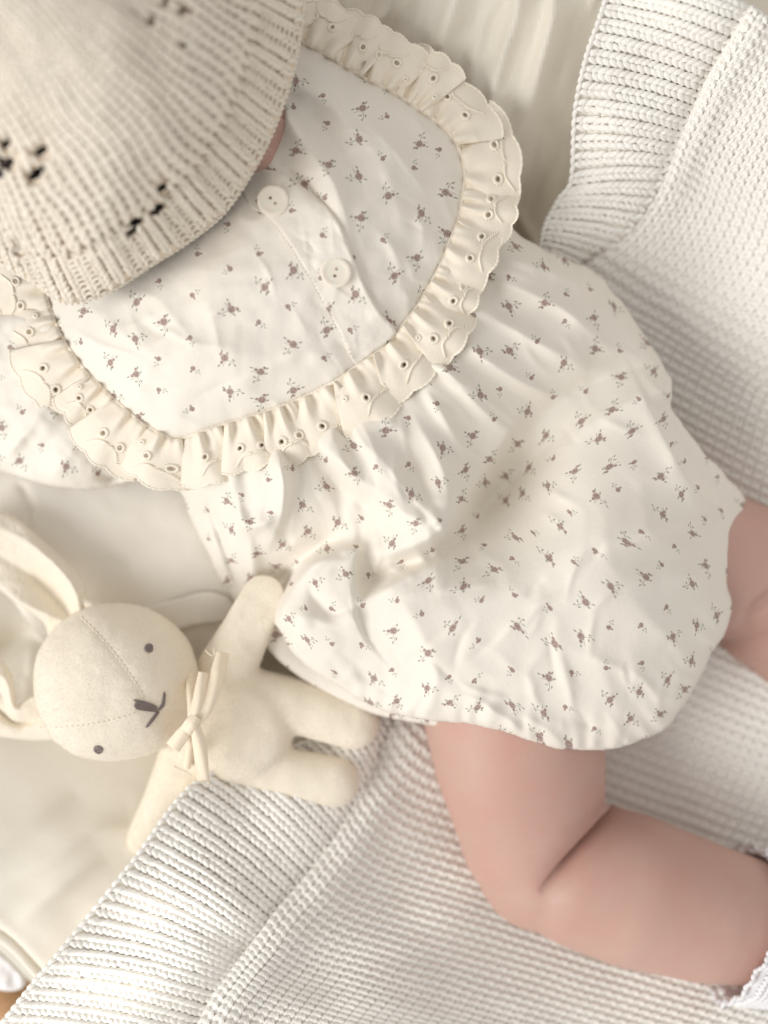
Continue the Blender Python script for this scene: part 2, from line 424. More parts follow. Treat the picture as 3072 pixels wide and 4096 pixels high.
M_straw = cloth_mat('straw', srgb(205, 165, 125), var=.12, bump=.3, scale=300, rough=.6, mottle=60)
M_floor = cloth_mat('pale_floor', srgb(232, 229, 219), var=.01, bump=.05)
def button_mat():
    t = NT('resin_button'); t.b.inputs['Base Color'].default_value = srgb(240, 233, 219); t.b.inputs['Roughness'].default_value = .45
    t.b.inputs['Subsurface Weight'].default_value = .2; t.b.inputs['Subsurface Scale'].default_value = .002
    return t.m
M_button = button_mat()
def skin_mat():
    t = NT('baby_skin'); g = t.n('ShaderNodeTexCoord').outputs['Object']
    n = t.noise(22, 3, g); n2 = t.noise(90, 3, g, .6)
    c = t.mix(n, srgb(189, 155, 142), srgb(206, 175, 162)); c = t.mix(t.math('MULTIPLY', n2, .4), c, srgb(198, 150, 137))
    mr = t.n('ShaderNodeMapRange'); mr.inputs[1].default_value = .45; mr.inputs[2].default_value = .68; t.l(t.noise(38, 5, g, .62), mr.inputs[0])
    c = t.mix(t.math('MULTIPLY', mr.outputs[0], .55), c, srgb(199, 152, 140))
    t.l(c, t.b.inputs['Base Color']); t.b.inputs['Roughness'].default_value = .48; t.b.inputs['Specular IOR Level'].default_value = .35
    t.b.inputs['Subsurface Weight'].default_value = .25; t.b.inputs['Subsurface Radius'].default_value = (.010, .004, .002); t.b.inputs['Subsurface Scale'].default_value = .6
    t.bump(t.noise(500, 3, g), .12, .0004)
    return t.m
M_skin = skin_mat()

# ------------------------------------------------------------------ setting: floor, basket liner, mattress
fl = fast_mesh('floor', [(-4, -4, -.16), (4, -4, -.16), (4, 4, -.16), (-4, 4, -.16)], [(0, 1, 2, 3)], M_floor)
tag(fl, kind='structure')

# the liner of the basket: cream muslin, rising against the basket wall at the top and at the left
z_liner = TPS([(-500, 1500, .05), (0, 2200, .022), (0, 2600, .022), (300, 3200, .034), (0, 3300, .046), (500, 3600, .046), (100, 3800, .056), (800, 3400, .03),
               (1000, 2300, -.01), (1500, 1500, -.02), (2000, 1000, -.015), (2050, 700, .045), (1500, 100, .076), (2000, 300, .082), (2300, 100, .085), (1400, -300, .085), (2200, -300, .10),
               (2600, 400, .02), (3000, 1200, -.015), (2200, 2200, -.03), (3200, 2500, -.02), (2500, 3500, -.03), (1500, 3600, .0), (1200, 4300, .02), (3200, 4300, -.01), (-300, 3500, .06)])
def liner_z(x, y, d):
    z = z_liner(x, y)
    top = np.clip((1100-y)/700, 0, 1)*np.clip((x-1000)/300, 0, 1)
    xs = x + .30*(y-300)
    z = z + top*(.006*np.sin(xs/62+1.2*vnoise(xs/300, y/500, 2))*(.6+.6*vnoise(xs/140, y/900, 4)) + .004*fbm(xs/110, y/420, 11))
    z += fold(x, y, [(2120, -250, 10), (2060, 60, 10), (1960, 420, 7), (1900, 620, 0)], 40, 34)
    z += fold(x, y, [(2260, -200, 0), (2190, 100, 8), (2130, 420, 6), (2090, 620, 0)], 60, 40)
    z += fold(x, y, [(1900, -200, 10), (1800, 60, 10), (1720, 260, 0)], 50, 60)
    z += fold(x, y, [(1620, -200, 12), (1560, 40, 10), (1440, 110, 0)], 60, 40)
    z += fold(x, y, [(1990, 760, 0), (2060, 850, 5), (2150, 1010, 5), (2200, 1100, 0)], 40, 26)
    lo = np.clip((y-2900)/300, 0, 1)*np.clip((1000-x)/300, 0, 1)
    z += lo*.0010*fbm(x/420+y/700, (y-.5*x)/260, 21, 2)
    z += fold(x, y, [(-50, 3560, 0), (200, 3440, 5), (380, 3330, 4), (520, 3290, 0)], 60, 40)
    z += fold(x, y, [(-80, 3420, 4), (120, 3300, 4), (300, 3170, 0)], 50, 70)
    z += fold(x, y, [(60, 3700, 0), (230, 3560, 5), (420, 3430, 0)], 50, 40)
    z += fold(x, y, [(-120, 2700, -14), (60, 2560, -16), (160, 2560, -10), (240, 2650, 0)], 70, 70)
    return z
liner = cloth('basket_liner', [(-600, -600), (1500, -700), (3000, -600), (3500, 500), (3600, 2500), (3500, 4600), (1500, 4700), (600, 4500), (330, 4080), (140, 3862), (0, 3725), (-300, 3560), (-700, 3300), (-800, 1500)],
              liner_z, 14, M_liner, R=40, n=10)
tag(liner, 'cream muslin liner with soft pleats lining the basket behind the blanket', 'basket liner')
pp = spline([(-320, 3565), (0, 3745), (140, 3880), (330, 4098)], 12)
tube_obj('piping', [W(pp[:, 0], pp[:, 1], z_liner(pp[:, 0], pp[:, 1])-.004)], .0028, M_liner, liner, 8)

# thin white mattress sheet under the bunny
z_mat = TPS([(0, 1900, .046), (50, 2400, .044), (300, 2300, .045), (700, 2100, .046), (900, 2400, .042), (300, 2650, .034), (1200, 2600, .02), (1400, 2000, .015), (600, 2800, .024), (1000, 3000, .02)])
def mat_z(x, y, d):
    return z_mat(x, y)+.0012*fbm(x/260, y/260, 31)+fold(x, y, [(95, 1950, -3), (130, 2050, -3), (100, 2180, 0)], 10, 22)
mattress = cloth('mattress_sheet', [(-250, 1750), (600, 1650), (1500, 1700), (1600, 2300), (1300, 2560), (1090, 2500), (960, 2560), (900, 2900), (620, 2950), (350, 2750), (215, 2610), (110, 2490), (45, 2400), (-60, 2330), (-250, 2250)],
                 mat_z, 12, M_matt, R=50, n=8)
tag(mattress, 'smooth white cotton mattress sheet under the toy rabbit and the romper', 'sheet')
# small folded white tab lying behind the rabbit
def tab_z(x, y, d): return mat_z(x, y, d)+.0035+.0015*np.sin((x-700)/70)
tab = cloth('cotton_tab', [(540, 2450), (700, 2396), (815, 2368), (895, 2382), (938, 2430), (905, 2484), (820, 2497), (735, 2516), (600, 2580)], tab_z, 8, M_matt, R=10, tuck=((2, 4), (4, 10)))
tag(tab, 'small white folded cotton tab between the rabbit head and raised arm', 'fabric tab')

# straw basket rim and a scrap of white lining in the corner
bas = empty('straw_basket', W(20, 4050, 0.0))
def bchild(o): o.parent = bas; o.matrix_parent_inverse = bas.matrix_basis.inverted(); return o
rnd = random.Random(4)
arc = spline([(-700, 3550), (-350, 3760), (-40, 3990), (180, 4250), (300, 4600)], 14)
core = np.stack([W(p[0], p[1], .012) for p in arc])
bchild(tube_obj('rim_core', [core], .019, M_straw, None, 14))
wr, _ = resample(arc, 14)
tn = np.gradient(wr, axis=0); tn /= np.linalg.norm(tn, axis=1, keepdims=True)
for i in range(4, len(wr)-4):
    p = wr[i]; nr = np.array([-tn[i][1], tn[i][0]])
    if p[0] < -330 or p[1] > 4420: continue
    st = []
    for a in np.linspace(-.2, math.pi+.2, 12):
        off = nr*math.cos(a)*.0205/kz(.02)+tn[i]*(a-1.5)*34
        st.append(W(p[0]+off[0], p[1]+off[1], .012+.0205*math.sin(a)+rnd.uniform(-.0004, .0004)))
    bchild(tube_obj('straw', [np.array(st)], .00105, M_straw, None, 6))
tag(bas, 'tan straw basket rim under the piped liner edge', 'basket')
def scrap_z(x, y, d): return .038+.0015*fbm(x/60, y/60, 3)
scrap = cloth('white_cloth', [(-300, 3640), (-60, 3760), (70, 3870), (105, 3930), (60, 3965), (-40, 3955), (-300, 3900)], scrap_z, 8, M_sock, R=20)
tag(scrap, 'scrap of white towelling between the liner piping and the straw rim', 'cloth')

# ------------------------------------------------------------------ knitted blanket
z_blk = TPS([(-250, 4550, .095), (90, 4000, .088), (500, 3500, .078), (760, 3150, .066), (1000, 3100, .05), (800, 4090, .088), (1100, 3650, .074), (1400, 3250, .048), (1520, 2950, .036), (1400, 4090, .075), (2000, 4200, .05),
             (1880, 3720, .034), (2500, 4050, .035), (3000, 4150, .05), (2600, 3150, .004), (3000, 3000, .016), (3200, 3500, .02), (2700, 2300, .008), (3050, 1800, .03), (2600, 1300, .018), (2850, 800, .062), (3100, 500, .10), (3020, 60, .125), (3300, 1500, .06),
             (2400, 60, .112), (2300, 600, .082), (2200, 950, .052), (2000, 2000, -.004), (2100, 2600, -.006), (1700, 3200, .030), (1620, 2900, .036), (1700, 2400, .0), (3300, -300, .13), (2500, -300, .13), (800, 4600, .1), (3300, 4500, .06), (3400, 2500, .03)])
pairs = [(-420, 4800, 400, 4920), (-160, 4330, 600, 4400), (90, 3990, 770, 4110), (250, 3795, 880, 3925), (530, 3450, 1020, 3735), (760, 3150, 1200, 3515), (980, 3050, 1320, 3360), (1250, 2950, 1430, 3180), (1420, 2800, 1530, 2960),
         (1560, 2400, 1760, 2500), (1800, 1800, 2040, 1850), (2060, 1180, 2230, 1200), (2150, 1010, 2300, 1075), (2180, 900, 2480, 945), (2235, 795, 2590, 800), (2285, 715, 2645, 695), (2300, 450, 2720, 520), (2345, 230, 2800, 345), (2400, 70, 2880, 215), (2440, -60, 2965, 75), (2475, -180, 3000, 18)]
PR = spline(pairs, 30)
mid = (PR[:, :2]+PR[:, 2:])/2; su = np.r_[0, np.cumsum(np.linalg.norm(np.diff(mid, axis=0), axis=1))]
UL = su[-1]
def border_pt(u, q):
    """q = 0 at the free edge, 1 at the seam, may run past both"""
    e = np.stack([np.interp(u, su, PR[:, j]) for j in range(4)], -1)
    x = e[..., 0]+(e[..., 2]-e[..., 0])*q; y = e[..., 1]+(e[..., 3]-e[..., 1])*q
    w = np.hypot(e[..., 2]-e[..., 0], e[..., 3]-e[..., 1])
    bow = np.sin(np.pi*np.clip(q, 0, 1))*w*.035
    return x+bow*.4, y-bow*.9, w
def border_z(x, y, u, q):
    z = z_blk(x, y)+.008*np.sin(np.pi*np.clip(q, 0.03, .97))**.7
    z = z+.0045*vnoise(u/300, q*1.6, 47)+.0022*vnoise(u/170, q*2.2, 40)+.0018*np.sin(u/95+2*q)*vnoise(u/330, q, 44)
    z = z+.003*np.exp(-((q-.02)/.06)**2)
    z = z-.002*np.exp(-((q-1)/.05)**2)
    return z
# field frame
fu = np.arange(0, UL, 10.0); fv = np.arange(0, 3000, 10.0)
sx = np.interp(fu, su, PR[:, 2]); sy = np.interp(fu, su, PR[:, 3])
th1 = np.radians(np.interp(sy, [-400, 300, 1000, 2000, 3000, 3700, 4100, 4800], [33, 32, 30, 24, 18, 16, 13, 12]))
th0 = np.radians(np.interp(sy, [-400, 300, 1000, 2000, 3000, 3700, 4100, 4800], [36, 36, 34, 40, 62, 50, 30, 20]))
TH = th1[:, None]+(th0-th1)[:, None]*np.exp(-(fv[None]/190)**2)
FX = sx[:, None]+np.cumsum(np.cos(TH), 1)*10; FY = sy[:, None]+np.cumsum(np.sin(TH), 1)*10
def bil(G, u, v):
    a = np.clip(u/10, 0, len(fu)-1.001); b = np.clip(v/10, 0, len(fv)-1.001); i = a.astype(int); j = b.astype(int); a = a-i; b = b-j
    return (G[i, j]*(1-a)+G[i+1, j]*a)*(1-b)+(G[i, j+1]*(1-a)+G[i+1, j+1]*a)*b
def field_z(x, y, u, v):
    z = z_blk(x, y)+.0016*vnoise(u/300, v/280, 50)+.0004*vnoise(u/110, v/130, 53)
    z = z+.006*np.exp(-((v-90)/80)**2)*np.clip((y-2900)/300, 0, 1)
    z = z+.004*np.exp(-((v-60)/60)**2)*np.clip((1000-y)/300, 0, 1)
    return z
def hidden(x, y):
    """well under the baby or far outside the frame"""
    core_ = inside(x, y, [(900, 1500), (1800, 700), (2150, 1150), (2450, 1400), (2560, 1700), (2780, 2050), (2760, 2350), (2600, 2750), (2300, 2850), (1800, 2750), (1200, 2400)])
    return core_ | (x < -160) | (x > 3240) | (y < -170) | (y > 4270)

# base sheets (the backs of the stitches)
blanket = empty('knitted_blanket', W(2000, 3500, 0.0))
BI = blanket.matrix_basis.inverted() if False else None
def bl_child(o): o.parent = blanket; o.matrix_parent_inverse.identity(); o.location = [-c for c in blanket.location]; return o
def grid_faces(a, b):
    i = np.arange(a-1)[:, None]*b+np.arange(b-1)[None]
    return np.stack([i, i+1, i+b+1, i+b], -1).reshape(-1, 4)
uu = np.arange(0, UL, 22.0); qq = np.linspace(0, 1.04, 40)
Ug, Qg = np.meshgrid(uu, qq, indexing='ij'); bx_, by_, _ = border_pt(Ug, Qg); bz_ = border_z(bx_, by_, Ug, Qg)-.0003
Vb = W(bx_, by_, bz_)
low = W(bx_[:, :1]+20, by_[:, :1]+6, bz_[:, :1]-.016); low2 = W(bx_[:, :1]+9, by_[:, :1]+3, bz_[:, :1]-.006); Vb = np.concatenate([low, low2, Vb], 1)
bl_child(fast_mesh('border_backing', Vb.reshape(-1, 3), grid_faces(len(uu), Vb.shape[1]), M_blanket_in))
vv = np.arange(0, 2950, 24.0); Ug, Vg = np.meshgrid(uu, vv, indexing='ij')
gx_ = bil(FX, Ug, Vg); gy_ = bil(FY, Ug, Vg); gz_ = field_z(gx_, gy_, Ug, Vg)-.0004
bl_child(fast_mesh('field_backing', W(gx_, gy_, gz_).reshape(-1, 3), grid_faces(len(uu), len(vv)), M_blanket_in))

# ribbed border: chains of V stitches
RIB = 63.0; VV = []; FF = []; nb = 0
rs = np.random.RandomState(2)
def add_strands(store, S, r, ring=6, taper=True, flat=1.0):
    V, F = tubes(S, r, ring, taper, flat); store[0].append(V); store[1].append(F+store[2]); store[2] += len(V)
rib = [[], [], 0]
tt = np.linspace(0, 1, 6)
for u0 in np.arange(RIB/2, UL-RIB/2, RIB):
    xm, ym, w = border_pt(np.array([u0]), np.array([.5]))
    if hidden(xm, ym)[0]: continue
    n = int(w[0]/26.0)
    j = np.arange(0, n)
    for sgn in (-1, 1):
        q0 = (j[:, None]+rs.uniform(-.1, .1, (n, 1))+(tt*1.75)[None])/n
        lat = sgn*(.075+.275*np.sin(np.pi*.5*(1-tt)**.9))*RIB
        u = u0+lat[None]+rs.uniform(-2, 2, (n, 1))
        x, y, _ = border_pt(u, q0)
        z = border_z(x, y, u, q0)+.0012+.0012*np.sin(np.pi*tt)[None]-.0007*tt[None]-.0010*np.abs(lat/RIB)[None]*2
        add_strands(rib, W(x, y, z), 12.6*K0*rs.uniform(.92, 1.08, (n, 1)), 6)
    # the purl gutter between two chains: low cross loops
    q0 = (j[:, None]+rs.uniform(-.15, .15, (n, 1))+np.zeros((1, 5)))/n; t5 = np.linspace(-1, 1, 5)
    u = u0+RIB*.5+t5[None]*RIB*.2+0*q0; x, y, _ = border_pt(u, q0)
    add_strands(rib, W(x, y, border_z(x, y, u, q0)+.0001+.0004*(1-t5**2)[None]), 10*K0, 5)
# cast-off edge: one plump loop for each rib
eu = np.arange(0, UL-10, RIB/2)
ex, ey, _ = border_pt(eu, np.zeros_like(eu)); ok = ~hidden(ex, ey)
for u0 in eu[ok]:
    t = np.linspace(0, 1, 7); u = u0+(t-.5)*RIB*.62; q = .006+.018*t-.02*np.sin(np.pi*t)
    x, y, _ = border_pt(u, q); z = border_z(x, y, u, np.clip(q, 0, 1))+.0006+.002*np.sin(np.pi*t)
    add_strands(rib, W(x, y, z)[None], 9.5*K0, 7)
ribo = bl_child(fast_mesh('ribbed_border', np.concatenate(rib[0]), np.concatenate(rib[1]), M_blanket)); ribo['kind'] = 'stuff'

# garter field: every row a looping yarn, rows alternate front and back
ROW, STW = 21.0, 46.0
gar = [[], [], 0]
NT_ = 12
for r, u0 in enumerate(np.arange(10, UL-10, ROW)):
    sgn = 1 if r % 2 == 0 else -1
    nst = int(2500/STW)
    t = np.linspace(0, 2*np.pi, NT_+1)
    k = np.arange(nst)
    ph = (r//2 % 2)*0.0
    v = (k[:, None]+ph+.3*vnoise(u0/200, 3.1, 2))*STW+(t/(2*np.pi)*STW)[None]+.22*STW*np.sin(2*t)[None]
    uo = u0+1.02*ROW*np.cos(t)[None]+4.0*vnoise(v/160, u0/160, 8)+rs.uniform(-1.6, 1.6, (nst, 1))
    vb = np.maximum(v, 0)
    x = bil(FX, uo, vb); y = bil(FY, uo, vb)
    keep = ~hidden(x[:, 3], y[:, 3])
    if not keep.any(): continue
    x, y, uo, vb = x[keep], y[keep], uo[keep], vb[keep]
    z = field_z(x, y, uo, vb)-sgn*np.cos(2*t)[None]*8.0*K0+.0004
    add_strands(gar, W(x, y, z), 9.4*K0, 5, False)
garo = bl_child(fast_mesh('garter_stitches', np.concatenate(gar[0]), np.concatenate(gar[1]), M_blanket)); garo['kind'] = 'stuff'
bl_child(fuzz('border_fuzz', np.concatenate(rib[0]), None, 16000, .0022, .000055, M_blanket, 3)); bl_child(fuzz('field_fuzz', np.concatenate(gar[0]), None, 22000, .002, .000055, M_blanket, 4))
tag(blanket, 'white knitted blanket with garter stitch field and wide ribbed border', 'blanket')

# ------------------------------------------------------------------ the baby
person = empty('person', W(1700, 1900, 0.0))
def pch(o, parent=None):
    """parent keeping world position (the person Empty sits at its base)"""
    o.parent = parent or person
    o.location = [-c for c in person.location] if o.parent is person else (0, 0, 0)
    return o
tag(person, 'baby in a floral cream romper, knitted bonnet and white sock, bare legs bent', 'person')

crease = spline([(2475, 3255, 15), (2440, 3292, 15), (2380, 3352, 13), (2270, 3462, 10), (2155, 3576, 0)], 8)
crease2 = spline([(2440, 3215, 2.2), (2350, 3290, 1.4), (2250, 3340, 0)], 8)
crease3 = spline([(3160, 2340, 5), (3030, 2430, 5), (2960, 2540, 0)], 8)
def body_post(co):
    x, y = to_px(co); up = np.clip((co[:, 2]-.03)/.02, 0, 1)
    for c, s, s2 in ((crease, 14, 55), (crease2, 22, 60)):
        d, t, sd, _, _ = poly_dist(x, y, c); a = np.interp(t, np.arange(len(c)), c[:, 2])*1e-3
        co[:, 2] -= up*a*(.75*np.exp(-(d/s)**2)+.45*np.exp(-(d/s2)**2))
    d, t, sd, _, _ = poly_dist(x, y, crease3); a = np.interp(t, np.arange(len(crease3)), crease3[:, 2])*1e-3
    co[:, 2] -= np.clip((co[:, 2]-.02)/.01, 0, 1)*a*np.exp(-(d/30)**2)
    return co
def C(a, ra, b, rb): return (W(*a), ra, W(*b), rb)
body = blob('body', [
    C((380, 260, .146), .050, (440, 330, .140), .047),                       # head
    C((620, 520, .11), .026, (900, 720, .075), .030),                       # neck
    C((1090, 545, .110), .010, (1010, 610, .112), .016),                    # chin fold by the collar
    C((900, 800, .050), .046, (1300, 1400, .045), .046),                     # chest
    C((1300, 1400, .045), .046, (1600, 1850, .030), .036),                   # belly
    C((700, 1150, .055), .026, (300, 1650, .052), .022), C((300, 1650, .052), .022, (-250, 1500, .055), .018),   # arm
    C((1250, 560, .058), .022, (1420, 300, .055), .018),    # arm
    C((1750, 2250, .026), .034, (1990, 2550, .050), .045), C((1990, 2550, .052), .047, (2075, 3020, .046), .0445), C((2075, 3020, .046), .0445, (2130, 3330, .042), .0385),
    C((2130, 3330, .042), .0385, (2165, 3450, .043), .0345),
    C((2185, 3462, .045), .0325, (2330, 3500, .048), .0365), C((2330, 3500, .048), .0365, (2520, 3555, .050), .0385), C((2520, 3555, .050), .0385, (2800, 3640, .048), .0352), C((2800, 3640, .048), .0352, (3120, 3710, .044), .0295),
    C((3120, 3740, .042), .029, (3330, 3780, .04), .024), C((3330, 3780, .04), .022, (3700, 3700, .035), .016),
    C((1900, 2200, .022), .032, (2600, 2180, .032), .039), C((2600, 2180, .036), .042, (2985, 2290, .026), .037),
    C((2985, 2290, .026), .037, (3110, 2330, .026), .034), C((3060, 2480, .02), .027, (3300, 2450, .022), .030), C((3020, 2440, .018), .026, (3150, 2600, .016), .022)],
    M_skin, None, .0012, 40, None, body_post)
pch(body)
hairo = blob('hair', [(W(360, 230, .148), .054, W(470, 480, .138), .052), (W(470, 480, .138), .05, W(150, 560, .150), .042), (W(470, 480, .13), .045, W(570, 700, .128), .032)], M_hair, None, .004, 3); pch(hairo)

# ---- bonnet
rim_pts = [(1290, -420), (1235, -180), (1215, 20), (1195, 190), (1150, 370), (1085, 545), (1010, 690), (900, 850), (760, 965), (610, 1060), (480, 1145), (370, 1198), (255, 1212), (130, 1130), (0, 1055), (-150, 950), (-330, 780)]
rimc, rs_ = resample(spline(rim_pts, 20), 8.0); RLEN = rs_[-1]; CROWN = np.array([-700., -900.])
z_bon = TPS([(1215, 20, .142), (1150, 370, .142), (1010, 690, .142), (760, 965, .142), (480, 1145, .14), (255, 1212, .13), (0, 1055, .138), (-330, 780, .14), (1290, -420, .14),
             (1040, 0, .168), (980, 330, .170), (850, 600, .172), (620, 820, .172), (380, 980, .168), (180, 980, .160), (0, 880, .166),
             (800, -50, .192), (720, 250, .196), (560, 500, .198), (330, 650, .197), (100, 650, .190), (400, 100, .214), (150, 300, .213), (0, 0, .216), (-300, 300, .2), (300, -350, .2), (-200, -300, .205), (900, -400, .17)])
def bon_pt(s, v):
    """s along the brim in px, v px inward"""
    bx = np.interp(s, rs_, rimc[:, 0]); by = np.interp(s, rs_, rimc[:, 1])
    dx = CROWN[0]-bx; dy = CROWN[1]-by; L = np.hypot(dx, dy); q = v/L
    return bx+dx*q, by+dy*q
def bon_z(x, y, s, v):
    z = z_bon(x, y)
    e = np.clip(v/55, 0, 1); z = z-(1-np.sqrt(np.maximum(1-(1-e)**2, 0)))*.008
    return z+.0012*vnoise(s/150, v/150, 60)-.0022*np.exp(-((v-190)/26)**2)
eyelets = np.array([(16, 580, 26), (165, 603, 24), (20, 662, 34), (149, 692, 32), (645, 752, 21), (628, 838, 25), (538, 893, 27), (525, 925, 20), (68, 995, 17), (90, 1050, 13), (600, 90, 15), (728, 45, 15), (730, 190, 15), (960, 180, 13), (665, 5, 15), (560, 65, 11)], float)
def in_eyelet(x, y, g=1.0):
    o = np.zeros(np.shape(x), bool)
    for a, b, r in eyelets:
        dx, dy = x-a, y-b; al = .80*dx-.6*dy; ac = .6*dx+.8*dy       # slits lean up to the right
        o |= (al/(1.25*r))**2+(ac/(.62*r))**2 < g
    return o
sg = np.arange(0, RLEN, 7.0); vg = np.r_[0:1700:6.0]
Sg, Vg2 = np.meshgrid(sg, vg, indexing='ij'); hx, hy = bon_pt(Sg, Vg2); hz = bon_z(hx, hy, Sg, Vg2)-.0008
Fb = grid_faces(len(sg), len(vg)); Vb = W(hx, hy, hz).reshape(-1, 3)
fxm = hx.reshape(-1)[Fb].mean(1); fym = hy.reshape(-1)[Fb].mean(1)
Fb = Fb[~in_eyelet(fxm, fym, 1.1)]
bonnet = pch(fast_mesh('bonnet', Vb, Fb, M_bonnet_shade))
kn = [[], [], 0]
CW = 56.0
for s0 in np.arange(CW/2, RLEN-CW, CW):
    bx, by = bon_pt(np.array([s0]), np.array([0.])); L = math.hypot(CROWN[0]-bx[0], CROWN[1]-by[0])
    for part in (0, 1):
        if part == 0: v0 = np.arange(4, 175, 21.0)
        else: v0 = 188*np.exp(np.arange(0, 60)*.0) + np.arange(0, 60)*38.0
        v0 = v0[v0 < min(L*.8, 1660)]
        if not len(v0): continue
        purl = part == 0 and int(s0/(2*CW)) % 2 == 1
        for sgn in (-1, 1):
            n = len(v0); v = v0[:, None]+rs.uniform(-2, 2, (n, 1))+(tt*(1.7 if part == 0 else 1.6)*(21 if part == 0 else 38))[None]
            shrink = np.clip(1-v/L, .1, 1)
            lat = sgn*(.06+(.37 if part == 0 else .44)*np.sin(np.pi*.5*(1-tt)**.9))*CW
            s = s0+lat[None]+rs.uniform(-2.5, 2.5, (n, 1))+(24*vnoise(v/190, s0/230+0*v, 61) if part else 0); x, y = bon_pt(s, v)
            keep = ~(in_eyelet(x[:, 2], y[:, 2], 1.5) | in_eyelet(x[:, 4], y[:, 4], 1.2)) & (x.min(1) < 1300) & (x.max(1) > -120) & (y.max(1) > -120)
            x, y, s, v = x[keep], y[keep], s[keep], v[keep]
            if not len(x): continue
            z = bon_z(x, y, s, v)+(.0003 if purl else .0012)+.001*np.sin(np.pi*tt)[None]
            rr = (11.5 if part == 0 else 13.5)*kz(.17)*(np.clip(1-v/L, .25, 1)**.5)*rs.uniform(.9, 1.1, (len(x), 1))*(.85 if purl else 1.0)
            add_strands(kn, W(x, y, z), rr, 6)
            if purl:   # horizontal purl bumps
                t = np.linspace(0, 1, 5); s2 = s[:, :1]*0+s0+(t-.5)[None]*CW*.9; v2 = v[:, :1]+5*np.sin(np.pi*t)[None]
                x2, y2 = bon_pt(s2, v2); add_strands(kn, W(x2, y2, bon_z(x2, y2, s2, v2)+.0008+.0006*np.sin(np.pi*t)[None]), 7*kz(.17), 5)
# bound edge of the brim
for s0 in np.arange(10, RLEN-10, 24.0):
    t = np.linspace(0, 1, 6); s = s0+(t-.5)*26; v = 2-3*np.sin(np.pi*t)+6*t
    x, y = bon_pt(s, v); add_strands(kn, W(x, y, z_bon(x, y)-.0062+.001*np.sin(np.pi*t))[None], 8.5*kz(.15), 6)
bst = fast_mesh('bonnet_stitches', np.concatenate(kn[0]), np.concatenate(kn[1]), M_bonnet); pch(bst, bonnet); bst['kind'] = 'stuff'

pch(fuzz('bonnet_fuzz', np.concatenate(kn[0]), None, 16000, .003, .00006, M_bonnet, 5), bonnet)

# ---- romper
seam_pts = [(1060, 60), (1227, 180), (1353, 250), (1470, 318), (1564, 362), (1666, 430), (1752, 490), (1815, 556), (1848, 630), (1860, 705), (1850, 784), (1831, 880), (1799, 964), (1768, 1042), (1721, 1136), (1658, 1238), (1590, 1327),
            (1543, 1382), (1417, 1470), (1347, 1522), (1229, 1582), (1096, 1637), (963, 1678), (862, 1709), (713, 1756), (650, 1735), (580, 1697), (470, 1608), (400, 1538), (337, 1475), (259, 1360), (219, 1274), (190, 1180), (170, 1060)]
seamc, ss = resample(spline(seam_pts, 14), 6.0); SL = ss[-1]
z_yoke = TPS([(1227, 190, .098), (1564, 360, .098), (1815, 556, .093), (1860, 705, .096), (1831, 886, .105), (1721, 1136, .113), (1590, 1327, .117), (1347, 1527, .115), (1096, 1637, .112), (862, 1709, .107), (713, 1760, .103), (470, 1603, .094), (337, 1475, .09), (219, 1274, .086),
              (1400, 700, .124), (1150, 900, .131), (1350, 1100, .130), (1600, 900, .121), (900, 1200, .131), (700, 1400, .122), (1000, 1450, .125), (450, 1350, .108), (1250, 500, .114), (1000, 550, .112), (700, 1000, .124), (400, 1100, .105)])
def yoke_base(x, y):
    z = z_yoke(x, y)+.0016*fbm(x/230, y/230, 71)+.0011*crumple(x/190, y/190, 76)
    z = z+crinkles(x, y, 40, 41, (300, 900, 1800, 1700), 1.1, lambda a, b: -.5 if a < 1000 else .9)+crinkles(x, y, 20, 42, (1200, 350, 1850, 1000), 1.2, lambda a, b: .95)
    z += fold(x, y, [(1130, 440, 4), (1190, 540, 7), (1270, 640, 7.5), (1340, 740, 6), (1385, 880, 3), (1400, 1000, 0)], 26, 75)
    z += fold(x, y, [(1180, 330, 4), (1290, 400, 5), (1420, 520, 4.5), (1520, 640, 2), (1580, 760, 0)], 70, 60)
    z += fold(x, y, [(1200, 430, 0), (1300, 520, -3.5), (1420, 680, -3), (1470, 830, 0)], 50, 50)
    z += fold(x, y, [(1090, 640, 0), (1180, 700, -6), (1260, 780, -5), (1330, 880, 0)], 34, 26)
    z += fold(x, y, [(1500, 620, 0), (1560, 720, 1.6), (1600, 860, 1.4), (1640, 980, 0)], 60, 50)
    z += fold(x, y, [(330, 1200, 0), (480, 1330, 3.0), (640, 1430, 2.2), (820, 1450, 0)], 60, 50)
    z += fold(x, y, [(500, 1250, 0), (640, 1330, -3), (760, 1380, -1.5), (860, 1390, 0)], 50, 40)
    z += fold(x, y, [(520, 1480, 0), (640, 1520, 1.6), (760, 1580, 0)], 50, 40)
    z += fold(x, y, [(700, 1250, 0), (880, 1180, 1.8), (1050, 1090, 0)], 60, 60)
    z += fold(x, y, [(1430, 1150, 0), (1520, 1050, 1.5), (1640, 1000, 0)], 40, 60)
    z += fold(x, y, [(260, 1300, 0), (400, 1380, 4), (540, 1430, 3), (680, 1520, 0)], 30, 60)
    z += fold(x, y, [(420, 1440, 0), (520, 1520, 3), (600, 1600, 0)], 30, 50)
    z += fold(x, y, [(560, 1230, 0), (680, 1330, 4), (800, 1380, 3), (960, 1390, 0)], 30, 70)
    z += fold(x, y, [(880, 1560, 0), (1020, 1500, 2.4), (1180, 1420, 1.6), (1290, 1330, 0)], 40, 60)
    z += fold(x, y, [(1430, 480, 0), (1540, 560, 3), (1640, 680, 3), (1720, 800, 0)], 50, 30)
    z += fold(x, y, [(1480, 900, 0), (1560, 980, 2.6), (1600, 1090, 2), (1590, 1200, 0)], 44, 30)
    z += fold(x, y, [(1650, 820, 0), (1690, 920, 2.4), (1680, 1040, 0)], 40, 30)
    return z
def yoke_z(x, y, d):
    return yoke_base(x, y)
